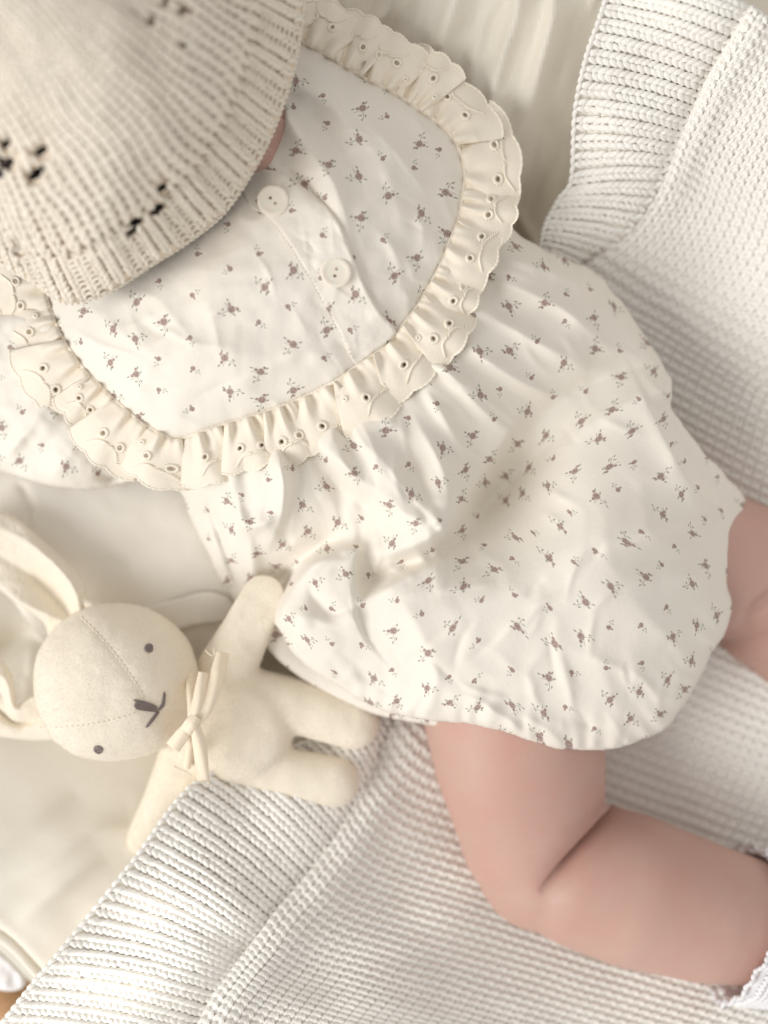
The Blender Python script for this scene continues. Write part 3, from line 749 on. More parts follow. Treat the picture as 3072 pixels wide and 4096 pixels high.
z_sk = TPS([(700, 1800, .096), (450, 1600, .085), (1100, 1660, .105), (1600, 1340, .110), (1850, 850, .098), (1900, 600, .085), (2060, 930, .088), (2280, 1110, .077), (2480, 1330, .072), (2660, 1560, .078), (2900, 1960, .070), (2960, 2120, .062),
            (1000, 1950, .100), (1300, 1900, .109), (1600, 1850, .113), (1740, 2060, .110), (1500, 2110, .100), (1930, 2000, .074), (2110, 1830, .078), (2350, 1620, .084), (2100, 1300, .096), (1900, 1550, .103), (2300, 1350, .088),
            (1880, 2150, .096), (2250, 1900, .098), (2550, 1850, .103), (2600, 2150, .112), (2300, 2250, .120), (1900, 2450, .120), (1550, 2450, .110), (1300, 2450, .100), (1200, 2480, .092), (2500, 2550, .115), (2200, 2750, .113), (1800, 2750, .108), (1450, 2680, .096), (2800, 2450, .094), (2650, 2800, .094), (2350, 2950, .098),
            (800, 2000, .082), (760, 2060, .066), (900, 2200, .078), (1100, 2200, .082), (950, 2380, .052), (1100, 2380, .058), (1300, 2150, .088)])
fold0 = fold
def skirt_z(x, y, d):
    z = z_sk(x, y)
    fold = lambda x, y, p, a, b, f_=fold0: f_(x, y, [(q[0], q[1], q[2]*1.5) for q in p], a, b)
    # gathers running out from the yoke seam
    ds, t, sd, _, _ = poly_dist(x, y, seamc[::6]); s = t*36
    ph = s/34+2.2*vnoise(s/260, ds/500, 80)+.8*vnoise(s/90, ds/300, 84)
    amp = np.exp(-(np.maximum(ds-60, 0)/270)**1.3)
    z -= .006*np.exp(-(ds/190)**4)*np.clip((y-1150)/300, 0, 1)
    amp = amp*np.clip(ds/190, .35, 1)
    z += amp*(.0055*np.sin(ph)*(.7+.6*vnoise(s/120, 0*s, 87))+.0012*np.sin(ph*2.3+1))
    z += .0010*fbm(x/420, y/420, 90, 2)+.0014*crumple(x/380, y/380, 95)+.0008*crumple(x/170, y/170, 97)
    z += crinkles(x, y, 70, 31, (1150, 2150, 2900, 2980), 2.1, lambda a, b: 2.45 if b < 2600 else (.6 if a < 2000 else 1.1))
    z += crinkles(x, y, 45, 32, (800, 1700, 1800, 2300), 2.1, lambda a, b: 1.2)
    z += crinkles(x, y, 45, 33, (1750, 950, 2800, 2100), 2.1, lambda a, b: .6)
    hem = np.exp(-d/60)*np.clip((y-2350)/200, 0, 1)*np.clip((x-1300)/200, 0, 1)
    sh_ = x*np.where(x > 2500, .5, 1)-y*np.where(x > 2500, .8, 0)
    z += hem*.0026*np.sin(sh_/13+3*vnoise(x/120, y/120, 190))*(.6+.5*vnoise(sh_/90, 0*x, 191))
    F = lambda p, sl, sr: fold0(x, y, [(q[0], q[1], q[2]*1.45) for q in p], sl, sr)
    # pouch over the belly: its right and lower edge drops to the valley
    z += F([(2110, 1600, 0), (2030, 1740, 8), (1950, 1865, 13), (1862, 1990, 17), (1790, 2095, 19), (1750, 2135, 17), (1660, 2180, 11), (1550, 2212, 5), (1450, 2215, 0)], 30, 190)
    z += F([(1574, 1637, 0), (1640, 1800, -5), (1700, 1950, -6), (1765, 2075, -2), (1780, 2100, 0)], 40, 60)
    z += F([(1640, 1640, 0), (1720, 1780, 3.5), (1790, 1930, 4), (1800, 2060, 0)], 40, 40)
    z += F([(1287, 1790, 2), (1360, 1850, 5), (1431, 1912, 6), (1530, 1990, 5), (1624, 2062, 4), (1740, 2100, 0)], 60, 26)
    z += F([(1240, 1830, 0), (1340, 1930, -5), (1450, 2020, -4), (1580, 2110, 0)], 34, 50)
    z += F([(1420, 1720, 2), (1490, 1820, 4), (1560, 1920, 2), (1620, 2000, 0)], 40, 34)
    # pleat beside it and the soft bulge at the left side seam
    z += F([(1118, 1800, 5), (1131, 1870, 9), (1140, 1960, 10), (1130, 2060, 8), (1095, 2150, 4), (1060, 2220, 0)], 16, 100)
    z += F([(930, 2030, 0), (985, 2100, 5), (1060, 2098, 6), (1105, 2050, 0)], 50, 20)
    z += F([(820, 1960, 0), (870, 2110, -6), (930, 2280, -6), (985, 2400, 0)], 14, 20)
    z += F([(1010, 2150, 0), (1010, 2240, 4), (1020, 2330, 3), (1040, 2400, 0)], 40, 40)
    # valley between pouch and thigh
    z += F([(1560, 2260, 0), (1680, 2250, -7), (1790, 2190, -10), (1900, 2080, -9), (2030, 1940, -8), (2180, 1790, -5), (2330, 1660, 0)], 90, 80)
    # lobe over the raised thigh: its top left edge lies on the part behind
    z += F([(1080, 2570, 8), (1108, 2490, 14), (1125, 2430, 17), (1165, 2355, 17), (1230, 2275, 15), (1300, 2225, 12), (1385, 2195, 7), (1470, 2195, 0)], 14, 190)
    z += F([(1080, 2400, 0), (1130, 2330, -9), (1210, 2240, -9), (1310, 2170, -6), (1420, 2140, 0)], 60, 24)
    # tucked triangle
    z += F([(1425, 2205, 2), (1420, 2290, 6), (1432, 2380, 5), (1440, 2430, 0)], 16, 70)
    z += F([(1425, 2420, 2), (1520, 2365, 6), (1640, 2300, 6.5), (1760, 2235, 5), (1860, 2170, 0)], 18, 90)
    z += F([(1470, 2250, 0), (1490, 2320, -5), (1570, 2280, -5), (1680, 2235, 0)], 40, 40)
    z += F([(1230, 2310, 0), (1262, 2400, -4), (1330, 2455, -3), (1430, 2430, 0)], 34, 34)
    z += F([(1150, 2440, 0), (1200, 2480, 2), (1260, 2490, 0)], 40, 40)
    # long soft crests of the lobe
    z += F([(1590, 2370, 0), (1660, 2500, 4), (1730, 2640, 5), (1745, 2730, 5), (1700, 2830, 3), (1670, 2880, 0)], 90, 60)
    z += F([(1760, 2780, 0), (1875, 2790, 2.4), (2000, 2860, 4), (2110, 2950, 3), (2150, 2990, 0)], 30, 50)
    z += F([(1820, 2860, 0), (1950, 2890, 3), (2080, 2930, 2), (2180, 2990, 0)], 30, 24)
    z += F([(2060, 2850, 0), (2150, 2900, 2.6), (2240, 2975, 2.4), (2260, 3005, 0)], 30, 30)
    z += F([(1380, 2640, 0), (1480, 2720, -3), (1600, 2790, -3), (1690, 2830, 0)], 40, 50)
    z += F([(2850, 2020, 0), (2798, 2062, 5), (2700, 2100, 5.5), (2600, 2135, 4), (2500, 2165, 2), (2380, 2210, 0)], 26, 60)
    z += F([(2560, 1980, 0), (2440, 2090, 3), (2250, 2220, 4), (2050, 2340, 3), (1850, 2440, 0)], 130, 160)
    z += F([(2610, 1640, 3), (2660, 1740, 8), (2750, 1905, 9), (2840, 2000, 7), (2900, 2050, 0)], 14, 110)
    z += F([(2690, 1545, 9), (2600, 1575, 8), (2480, 1630, 6), (2330, 1720, 4), (2200, 1830, 0)], 80, 70)
    z += F([(2650, 1470, 0), (2520, 1480, -4), (2350, 1540, -5), (2180, 1650, -3), (2080, 1780, 0)], 70, 70)
    # gathers fanning out to the right side
    z += F([(1990, 1120, 2), (2110, 1170, 6), (2260, 1240, 6), (2380, 1340, 3), (2470, 1430, 0)], 60, 34)
    z += F([(1920, 1240, 2), (2040, 1310, 6), (2200, 1400, 5), (2360, 1480, 0)], 56, 30)
    z += F([(1830, 1350, 2), (1940, 1440, 5), (2080, 1530, 4.5), (2220, 1600, 0)], 50, 30)
    z += F([(1760, 1450, 2), (1850, 1560, 5), (1950, 1660, 4), (2040, 1730, 0)], 46, 30)
    z += F([(1680, 1520, 2), (1760, 1650, 4), (1830, 1770, 3), (1880, 1880, 0)], 40, 30)
    z += F([(1990, 1030, 1), (2110, 1060, 4), (2260, 1110, 2), (2340, 1160, 0)], 36, 30)
    z += F([(2800, 2650, 0), (2640, 2520, 2.4), (2500, 2350, 0)], 80, 70)
    z += F([(2520, 2940, 0), (2440, 2760, 2.2), (2360, 2560, 0)], 80, 70)
    z += F([(2680, 2870, 0), (2560, 2700, 1.8), (2500, 2560, 0)], 60, 60)
    z += F([(2860, 2330, 0), (2760, 2300, 2.5), (2640, 2330, 0)], 50, 50)
    return z
skirt_out = [(650, 1700), (690, 1880), (735, 2000), (790, 2130), (860, 2280), (930, 2410), (985, 2470), (1060, 2480), (1112, 2510), (1150, 2585), (1210, 2645), (1290, 2705), (1420, 2790), (1560, 2850), (1690, 2880), (1850, 2893), (2000, 2922), (2100, 2955), (2210, 2990), (2330, 3005), (2450, 2995), (2560, 2962), (2650, 2925), (2720, 2850), (2780, 2750), (2840, 2630), (2900, 2530), (2928, 2420), (2915, 2320), (2960, 2200), (2992, 2080), (2978, 1995), (2900, 1900), (2800, 1790), (2735, 1700), (2685, 1620), (2690, 1540), (2640, 1440), (2570, 1330), (2480, 1200), (2380, 1090), (2270, 1035), (2150, 985), (2040, 900), (1960, 700), (1850, 600), (1600, 1150), (1100, 1550), (800, 1650)]
romper = pch(cloth('romper', skirt_out, skirt_z, 7.0, M_floral, R=110, n=6, blur=1, edge_noise=5, tuck=((10, 8), (26, 22), (60, 60), (110, 130))))
# back layer of the romper showing under the front hem
def back_z(x, y, d): return .062+.012*np.clip((x-1000)/700, 0, 1)+.0012*fbm(x/160, y/160, 120)
pch(cloth('back_panel', [(1000, 2460), (1045, 2560), (1110, 2640), (1230, 2730), (1360, 2800), (1500, 2858), (1640, 2888), (1780, 2905), (1900, 2860), (1700, 2600), (1300, 2420)], back_z, 9, M_floral_s, R=45), romper)
def rs_z(x, y, d): return TPSr(x, y)+.002*fbm(x/120, y/120, 130)
TPSr = TPS([(1150, 0, .08), (1350, 60, .082), (1500, 160, .08), (1650, 260, .075), (1750, 420, .07), (1400, 350, .085), (1700, 600, .08)])
pch(cloth('sleeve', [(1100, -160), (1260, -120), (1350, -10), (1390, 60), (1420, 98), (1500, 112), (1590, 135), (1680, 190), (1800, 400), (1800, 560), (1500, 420), (1200, 260)], rs_z, 9, M_floral_s, R=45), romper)
TPSl = TPS([(-200, 1450, .075), (0, 1650, .078), (150, 1780, .08), (350, 1850, .08), (500, 1880, .074), (600, 1700, .09), (300, 1500, .085), (0, 1900, .06)])
def ls_z(x, y, d):
    z = TPSl(x, y)+.002*fbm(x/140, y/140, 140)
    z += fold(x, y, [(20, 1830, 0), (70, 1770, 4), (130, 1700, 3), (170, 1620, 0)], 24, 30)
    z += fold(x, y, [(180, 1930, 0), (240, 1860, 3), (300, 1800, 0)], 30, 40)
    z += fold(x, y, [(380, 1880, 0), (430, 1912, -7), (500, 1900, -6), (560, 1860, 0)], 24, 24)
    return z
pch(cloth('sleeve', [(-250, 1330), (-300, 1700), (-120, 1850), (0, 1885), (130, 1928), (260, 1955), (370, 1958), (470, 1942), (540, 1925), (640, 1930), (700, 1800), (620, 1600), (300, 1350), (150, 1250)], ls_z, 8, M_floral_s, R=60), romper)
yoke_out = [tuple(p) for p in seam_pts[1:-1]]+[(230, 1080), (380, 900), (600, 800), (820, 720), (960, 690), (1030, 655), (1085, 600), (1128, 520), (1140, 450), (1120, 350), (1140, 240)]
pch(cloth('yoke', yoke_out, yoke_z, 7.0, M_floral_y, R=16, n=6, tuck=((4, 4), (10, 10), (16, 20))), romper)
# placket: folded band, proud of the yoke on its right edge
plk_out = [(955, 700), (1040, 672), (1130, 692), (1210, 745), (1290, 810), (1352, 885), (1392, 975), (1425, 1060), (1468, 1160), (1522, 1250), (1584, 1332), (1500, 1408), (1420, 1462), (1375, 1370), (1310, 1250), (1235, 1110), (1160, 985), (1080, 880), (990, 820)]
def plk_z(x, y, d):
    dr, *_ = poly_dist(x, y, np.array([(1210, 745), (1352, 885), (1425, 1060), (1522, 1250), (1584, 1332)], float))
    z = yoke_base(x, y)+.0006+.0026*np.clip(1-dr/160, 0, 1)
    z += fold(x, y, [(1330, 870, 0), (1400, 1010, .9), (1470, 1170, .9), (1570, 1325, 0)], 40, 16)
    return z+.0003*fbm(x/60, y/60, 150)
pch(cloth('placket', plk_out, plk_z, 6.0, M_floral_y, R=13, n=8, tuck=((3, 5), (4, 14))), romper)
# stitching on the placket
st = []
for a, b in (((1102, 905), (1412, 1445)), ):
    L = math.hypot(b[0]-a[0], b[1]-a[1]); n = int(L/17)
    for i in range(n):
        q = np.linspace(i/n, (i+.62)/n, 4); x = a[0]+(b[0]-a[0])*q; y = a[1]+(b[1]-a[1])*q-18*np.sin(np.pi*q)
        st.append(W(x, y, plk_z(x, y, 0)+.0001))
pch(tube_obj('stitching', st, .00022, M_thread, None, 5, True), romper)

def button(px, py, rpx, tilt, rot):
    zc = float(plk_z(np.array([float(px)]), np.array([float(py)]), 0)[0])+.0012
    R = rpx*kz(zc)
    bm = bmesh.new(); prof = [(0, .0), (.55, .0), (.66, .0001), (.74, .0003), (.84, .00045), (.93, .0004), (.985, .0002), (1.0, -.0006), (.97, -.0014), (.8, -.0017), (0, -.0017)]
    ring = 56; rows = []
    for q, h in prof:
        if q == 0: rows.append([bm.verts.new((0, 0, h+.0012))])
        else: rows.append([bm.verts.new((R*q*math.cos(a), R*q*math.sin(a), h+.0012)) for a in np.linspace(0, 2*math.pi, ring, endpoint=False)])
    for A, B in zip(rows[:-1], rows[1:]):
        for i in range(ring):
            j = (i+1) % ring
            if len(A) == 1: bm.faces.new((A[0], B[i], B[j]))
            elif len(B) == 1: bm.faces.new((A[i], B[0], A[j]))
            else: bm.faces.new((A[i], B[i], B[j], A[j]))
    bmesh.ops.recalc_face_normals(bm, faces=bm.faces)
    me = bpy.data.meshes.new('button'); bm.to_mesh(me); bm.free()
    o = bpy.data.objects.new('button', me); COL.objects.link(o)
    c = bmesh.new()
    for s in (-1, 1):
        g = bmesh.ops.create_cone(c, cap_ends=True, segments=16, radius1=R*.12, radius2=R*.12, depth=.01)
        bmesh.ops.translate(c, verts=g['verts'], vec=(0, s*R*.24, 0))
    cm = bpy.data.meshes.new('cut'); c.to_mesh(cm); c.free(); co = bpy.data.objects.new('cut', cm); COL.objects.link(co)
    m = o.modifiers.new('b', 'BOOLEAN'); m.operation = 'DIFFERENCE'; m.object = co; m.solver = 'EXACT'
    dg = bpy.context.evaluated_depsgraph_get(); nm = bpy.data.meshes.new_from_object(o.evaluated_get(dg))
    bpy.data.objects.remove(o); bpy.data.objects.remove(co)
    nm.materials.clear(); nm.materials.append(M_button); nm.polygons.foreach_set('use_smooth', np.ones(len(nm.polygons), bool))
    from mathutils import Matrix, Euler, Vector
    nm.transform(Matrix.Translation(Vector(W(px, py, zc))) @ Euler((tilt[0], tilt[1], rot)).to_matrix().to_4x4()); nm.update()
    try: nm.set_sharp_from_angle(angle=math.radians(40))
    except Exception: pass
    b = link(bpy.data.objects.new('button', nm)); pch(b, romper)
button(1092, 806, 63, (-.04, .10), .75)
button(1343, 1092, 61, (-.05, .06), -.25)

# lace ruffle round the yoke
tg = np.gradient(seamc, axis=0); tg /= np.linalg.norm(tg, axis=1, keepdims=True); nrm = np.stack([-tg[:, 1], tg[:, 0]], 1)
cen = np.array([1100., 1000.]); flip = np.sign(((seamc-cen)*nrm).sum(1)); nrm *= flip[:, None]
for _ in range(30): nrm[1:-1] = (nrm[:-2]+nrm[1:-1]+nrm[2:])/3
nrm /= np.linalg.norm(nrm, axis=1, keepdims=True)
zseam = yoke_base(seamc[:, 0], seamc[:, 1])
for _ in range(10): zseam[1:-1] = (zseam[:-2]+zseam[1:-1]+zseam[2:])/3
# overlapping scallops, each fanned out of its own bit of seam and folded back under the next
rp = np.random.RandomState(12); kn_s = [0.]
while kn_s[-1] < SL-90: kn_s.append(kn_s[-1]+rp.uniform(125, 195))
kn_s[-1] = SL; kn_s = np.array(kn_s); NP = len(kn_s)-1
pw = rp.uniform(.84, 1.14, NP); ptilt = rp.uniform(.6, 1.5, NP); pfan = rp.uniform(.26, .46, NP); pskew = rp.uniform(-.25, .25, NP); pbul = rp.uniform(.5, 1.6, NP); pcurl = rp.uniform(-1, 1, NP)
def ruffle(k, a, w):
    """k = scallop index, a = -1..1 across it, w = 0 at the seam .. 1 at the scalloped edge -> px, py, z"""
    s0, s1 = kn_s[k], kn_s[k+1]; per = s1-s0
    s = (s0+s1)/2+a*per/2
    bx = np.interp(s, ss, seamc[:, 0]); by = np.interp(s, ss, seamc[:, 1]); nx = np.interp(s, ss, nrm[:, 0]); ny = np.interp(s, ss, nrm[:, 1]); z0 = np.interp(s, ss, zseam)
    tx, ty = -ny, nx
    if np.ndim(bx) == 0: pass
    wid = 222*pw[k]*(1-.10*a*a)
    lob = 13*np.abs(np.cos(a*1.5*np.pi))+3*vnoise(s/30, 0*s, 161)
    ww = w*wid*.93+lob*np.clip((w-.55)/.45, 0, 1)
    sh = w**.85*per*(a*pfan[k]+.22*pskew[k]*w)
    sh = sh+9*w*vnoise(s/70, w*1.5, 164)
    x = bx+nx*ww+tx*sh; y = by+ny*ww+ty*sh
    drop = np.interp(by, [300, 800, 1300, 1700], [.004, .003, .006, .0075])*np.interp(bx, [100, 600, 1500, 1900], [1.3, 1.0, 1.0, .9])
    z = z0+.0018-drop*w**1.5+.0022*ptilt[k]*a*np.minimum(w*2.2, 1)
    z = z+.0038*pbul[k]*(1-a*a)*np.sin(np.pi*np.clip(w, 0, 1)*.62)-.002*w
    z = z+.0016*pcurl[k]*np.sin(a*3.2+pskew[k]*6)*w+.0016*pcurl[k]*w**3
    z = z+.0019*np.sin(a*7.5+9*pskew[k])*np.exp(-((w-.14)/.24)**2)+.0010*np.sin(a*13+19*pskew[k])*np.exp(-(w/.4)**2)
    z = z+.0018*np.sin(a*4.4+7*pskew[k]+2.0*w)*w*w+.0008*vnoise(s/35, w*3, 163)*w
    z = z-.0014*np.exp(-(w/.045)**2)
    return x, y, z
na, wv = 49, np.linspace(0, 1, 56)
aa = np.linspace(-1, 1, na)
rows = []; ids = []
for k in range(NP):
    A2, W2 = np.meshgrid(aa, wv, indexing='ij'); rows.append(np.stack(ruffle(k, A2, W2), -1))
RX = np.concatenate(rows)
Fr = grid_faces(len(RX), len(wv))
ki = np.repeat(np.arange(NP), na)[Fr[:, 0]//len(wv)]
fa = np.tile(aa, NP)[Fr[:, 0]//len(wv)]+1/na; fw = wv[Fr[:, 0] % len(wv)]+.5/len(wv)
ey = []; lines = []; rq = np.random.RandomState(5)
for k in range(NP):
    o = rq.uniform(-.12, .12); wj = .58+rq.uniform(-.06, .06)
    ey += [(k, -.42+o, wj, 14), (k, .28+o, wj-.03+rq.uniform(-.04, .04), 15)]
    if rq.rand() < .5: ey.append((k, .75*rq.choice([-1, 1]), .36, 8))
    for sgn in (-1, 1):
        t = np.linspace(0, 1, 12); lines.append((k, -.07+o+sgn*(.05+.46*t), wj+.08+.17*t-.06*np.sin(np.pi*t)))
cut = np.zeros(len(Fr), bool)
def ell_a(k, r): return r/((kn_s[k+1]-kn_s[k])/2*(1+1.4*pfan[k]))
for k, a, w, r in ey: cut |= (ki == k) & (((fa-a)/ell_a(k, r*.38))**2+((fw-w)*212/(r*.38))**2 < 1)
va = np.tile(aa, NP)[:, None]; vk = np.repeat(np.arange(NP), na)[:, None]; vw = wv[None]
for k, a, w, r in ey:
    RX[..., 2] -= np.where(vk == k, .0016*np.clip(1.5-1.1*(((va-a)/ell_a(k, r*.75))**2+((vw-w)*212/(r*.75))**2), 0, 1), 0)
lace = pch(fast_mesh('lace_ruffle', W(RX[..., 0], RX[..., 1], RX[..., 2]).reshape(-1, 3), Fr[~cut], M_lace), romper)
sol = lace.modifiers.new('thickness', 'SOLIDIFY'); sol.thickness = .0005; sol.offset = 0
emb = [[], [], 0]
for k, a0, w0, r in ey:
    q = np.linspace(0, 2*np.pi, 17); x, y, z = ruffle(k, a0+ell_a(k, r)*np.cos(q), w0+r/212*np.sin(q))
    add_strands(emb, (W(x, y, z+.0005))[None], .0007, 6, False)
    for p_ in np.linspace(0, 2*np.pi, 13)[:-1]:   # radiating satin stitches
        t = np.linspace(.9, 1.6, 3); x, y, z = ruffle(k, a0+ell_a(k, r)*np.cos(p_)*t, w0+r/212*np.sin(p_)*t)
        add_strands(emb, (W(x, y, z+.0005))[None], .0003, 5)
for k, la_, lw in lines:
    x, y, z = ruffle(k, la_, lw); add_strands(emb, (W(x, y, z+.0003))[None], .0007, 6)
    for i in range(len(la_)):
        x, y, z = ruffle(k, la_[i]+np.linspace(-.06, .06, 3), lw[i]+np.linspace(-.03, .03, 3)); add_strands(emb, (W(x, y, z+.0008))[None], .00042, 5)
eo = pch(fast_mesh('lace_embroidery', np.concatenate(emb[0]), np.concatenate(emb[1]), M_thread), romper); eo['kind'] = 'stuff'
cx_ = []
for k in range(NP): cx_.append(np.stack(ruffle(k, np.linspace(-1, 1, 70), np.ones(70)), -1))
cx_ = np.concatenate(cx_)
cr = .00062*(1+.22*np.sin(np.arange(len(cx_))*1.7))
V_, F_ = tubes(W(cx_[:, 0], cx_[:, 1], cx_[:, 2]+.0001)[None], cr[None], 7)
pch(fast_mesh('lace_edge_cord', V_, F_, M_thread), romper)
# rolled seam between yoke and lace
sx_, sy_ = seamc[:, 0], seamc[:, 1]
pch(tube_obj('yoke_seam', [W(sx_, sy_, zseam-.0006)], .0010, M_lace, None, 7), romper)

# ---- sock: white crochet cuff at the ankle
ax0 = W(2962, 3690, .045); ax1 = W(3420, 3790, .04); axd = (ax1-ax0)/np.linalg.norm(ax1-ax0); sd_ = np.cross(axd, [0, 0, 1.]); sd_ /= np.linalg.norm(sd_); upd = np.cross(sd_, axd)
def sock_pt(a, h):
    r = .0372-.10*h+.0015*np.maximum(np.cos(a), 0)+.0004*np.sin(a*9)+np.where(h < .006, .0007*np.sin(a*23)*(1-h/.006), 0)
    tilt = .001+.005*np.maximum(-np.cos(a), 0)-.004*np.maximum(np.sin(2*a), 0)-.001*np.maximum(np.cos(a), 0)+.0005*np.sin(a*9)
    return ax0+axd*(h+tilt)[..., None]+sd_*(r*np.cos(a))[..., None]+upd*(r*np.sin(a))[..., None]
A_, H_ = np.meshgrid(np.linspace(0, 2*np.pi, 90), np.linspace(0, .05, 24), indexing='ij')
sock = pch(fast_mesh('sock', sock_pt(A_, H_).reshape(-1, 3), grid_faces(90, 24), M_sock))
so = sock.modifiers.new('thickness', 'SOLIDIFY'); so.thickness = .0012
cs = [[], [], 0]
for row in range(14):
    h0 = row*.0034-.0012
    for i in range(92):
        a0 = (i+.5*(row % 2))*2*np.pi/92; t = np.linspace(0, 1, 6)
        a = a0+(t-.5)*.07; h = h0+.003*np.sin(np.pi*t)*(-1 if row == 0 else 1)
        p = sock_pt(a, h); ctr = ax0+axd*h0; out = p-ctr; out -= axd*(out@axd)[:, None]; out /= np.linalg.norm(out, axis=1, keepdims=True)
        add_strands(cs, (p+out*(.0006+.0012*np.sin(np.pi*t))[:, None])[None], .0009 if row else .0011, 6)
ks = fast_mesh('crochet_stitches', np.concatenate(cs[0]), np.concatenate(cs[1]), M_sock); pch(ks, sock); ks['kind'] = 'stuff'

# ------------------------------------------------------------------ toy rabbit
bunny = empty('toy_rabbit', W(900, 2850, .024))
def bch(o, parent=None):
    o.parent = parent or bunny
    o.location = [-c for c in bunny.location] if o.parent is bunny else (0, 0, 0)
    return o
tag(bunny, 'cream soft toy rabbit with stitched face and ribbon bow, tucked under the blanket', 'soft toy')
ZB = .056
def B(x1, y1, r1, x2, y2, r2, z1=ZB, z2=ZB): return (W(x1, y1, z1), r1*kz(z1), W(x2, y2, z2), r2*kz(z2))
bb = blob('body', [B(770, 2860, 180, 880, 2885, 218), B(880, 2885, 218, 950, 2912, 226), B(980, 2790, 125, 1180, 2822, 113), B(1180, 2822, 113, 1412, 2888, 108), B(930, 3020, 125, 1130, 3092, 102), B(1130, 3092, 102, 1338, 3126, 101),
                   B(900, 2690, 120, 985, 2520, 100, ZB, ZB+.014), B(985, 2520, 100, 1040, 2392, 88, ZB+.014, ZB+.030), B(740, 3040, 110, 660, 3200, 85, ZB-.004, ZB-.012), B(660, 3200, 85, 590, 3340, 75, ZB-.012, ZB-.022)],
          M_bunny, None, .0014, 14, (ZB, .78), lambda c: np.c_[c[:, :2], np.where(c[:, 2] > ZB+.007, ZB+.007+.010*np.tanh((c[:, 2]-ZB-.007)/.010), c[:, 2])+.0006*fbm(c[:, 0]/.016, c[:, 1]/.016, 205)]); bch(bb)
# head
zc = .068; kx = kz(.078); hx0, hy0 = 443, 2738
nl, nt = 160, 110
la = np.linspace(0, 2*np.pi, nl+1); ph_ = np.linspace(0.001, np.pi-.001, nt)
LA, PH = np.meshgrid(la, ph_, indexing='ij')
ex = np.sign(np.cos(LA))*np.abs(np.cos(LA))**.94; ey_ = np.sign(np.sin(LA))*np.abs(np.sin(LA))**.94
c0 = W(hx0, hy0, .078)
rxh, ryh = 330*kx, 318*kx
hxw = c0[0]+rxh*np.sin(PH)**.92*ex; hyw = c0[1]+ryh*np.sin(PH)**.92*ey_; hzw = zc+.0335*np.cos(PH)
Hv = np.stack([hxw, hyw, hzw], -1).reshape(-1, 3)
seams = [spline([(318, 2462), (400, 2545), (490, 2655), (560, 2760), (578, 2800)], 10), spline([(148, 2908), (250, 2908), (360, 2895), (470, 2873), (560, 2843)], 10), spline([(640, 2845), (700, 2850), (770, 2840)], 8)]
hpx, hpy = to_px(Hv); topm = Hv[:, 2] > zc-.004
nrmH = (Hv-np.array([c0[0], c0[1], zc])); nrmH /= np.linalg.norm(nrmH, axis=1, keepdims=True)
for s_ in seams:
    d, *_ = poly_dist(hpx, hpy, s_); Hv -= nrmH*(topm*(.0004*np.exp(-(d/9)**2)+.0003*np.exp(-(d/34)**2)))[:, None]
Hv += nrmH*(.0007*fbm(hpx/130, hpy/130, 200))[:, None]
head = bch(fast_mesh('head', Hv, grid_faces(nl+1, nt), M_bunny))
from mathutils.bvhtree import BVHTree
from mathutils import Vector
hbvh = BVHTree.FromPolygons([tuple(map(float, v)) for v in Hv], [tuple(map(int, f)) for f in grid_faces(nl+1, nt)])
def head_z(x, y):
    x = np.asarray(x, float); y = np.asarray(y, float); o = np.zeros(x.shape); O = Vector((0, 0, CAM_Z))
    for i in np.ndindex(x.shape):
        h = hbvh.ray_cast(O, Vector(W(x[i], y[i], 0.0))-O)
        o[i] = h[0].z if h[0] is not None else zc
    return o
stl = []
for s_ in seams[:2]:
    c, sl_ = resample(s_, 3.0); n = len(c)
    for i in range(2, n-8, 7):
        sub = c[i:i+6]; stl.append(W(sub[:, 0], sub[:, 1], head_z(sub[:, 0], sub[:, 1])+.0001))
bch(tube_obj('seam_stitches', stl, .0004, M_bunny, None, 5, True), head)
def embroid(name, segs, r, parent=head):
    out = []
    for s_ in segs:
        c = spline(s_, 6); out.append(W(c[:, 0], c[:, 1], head_z(c[:, 0], c[:, 1])+r*.55))
    return bch(tube_obj(name, out, r, M_grey, None, 7, True), parent)
def eye(cx, cy, r, sq, ang):
    segs = []
    for k in range(3):
        rr = r*(.95-.3*k); a = np.linspace(0, 2*np.pi, 8)+k
        segs.append([(cx+rr*np.cos(q)*math.cos(ang)-sq*rr*np.sin(q)*math.sin(ang), cy+rr*np.cos(q)*math.sin(ang)+sq*rr*np.sin(q)*math.cos(ang)) for q in a])
    segs.append([(cx-r*.3, cy), (cx+r*.3, cy+2)])
    return embroid('eye', segs, .00062)
eye(597, 2592, 15, 1.0, 0); eye(394, 2999, 17, .75, .5)
embroid('nose', [[(534+(5*i) % 7, 2800+8*i), (565, 2806+8*i), (600, 2816+6.6*i), (630, 2830+4*i)] for i in range(5)], .00055)
embroid('mouth', [[(633, 2840), (650, 2815), (657, 2766)], [(636, 2842), (655, 2818), (660, 2770)], [(634, 2842), (612, 2870), (582, 2912)], [(638, 2846), (615, 2876), (588, 2910)]], .00055)
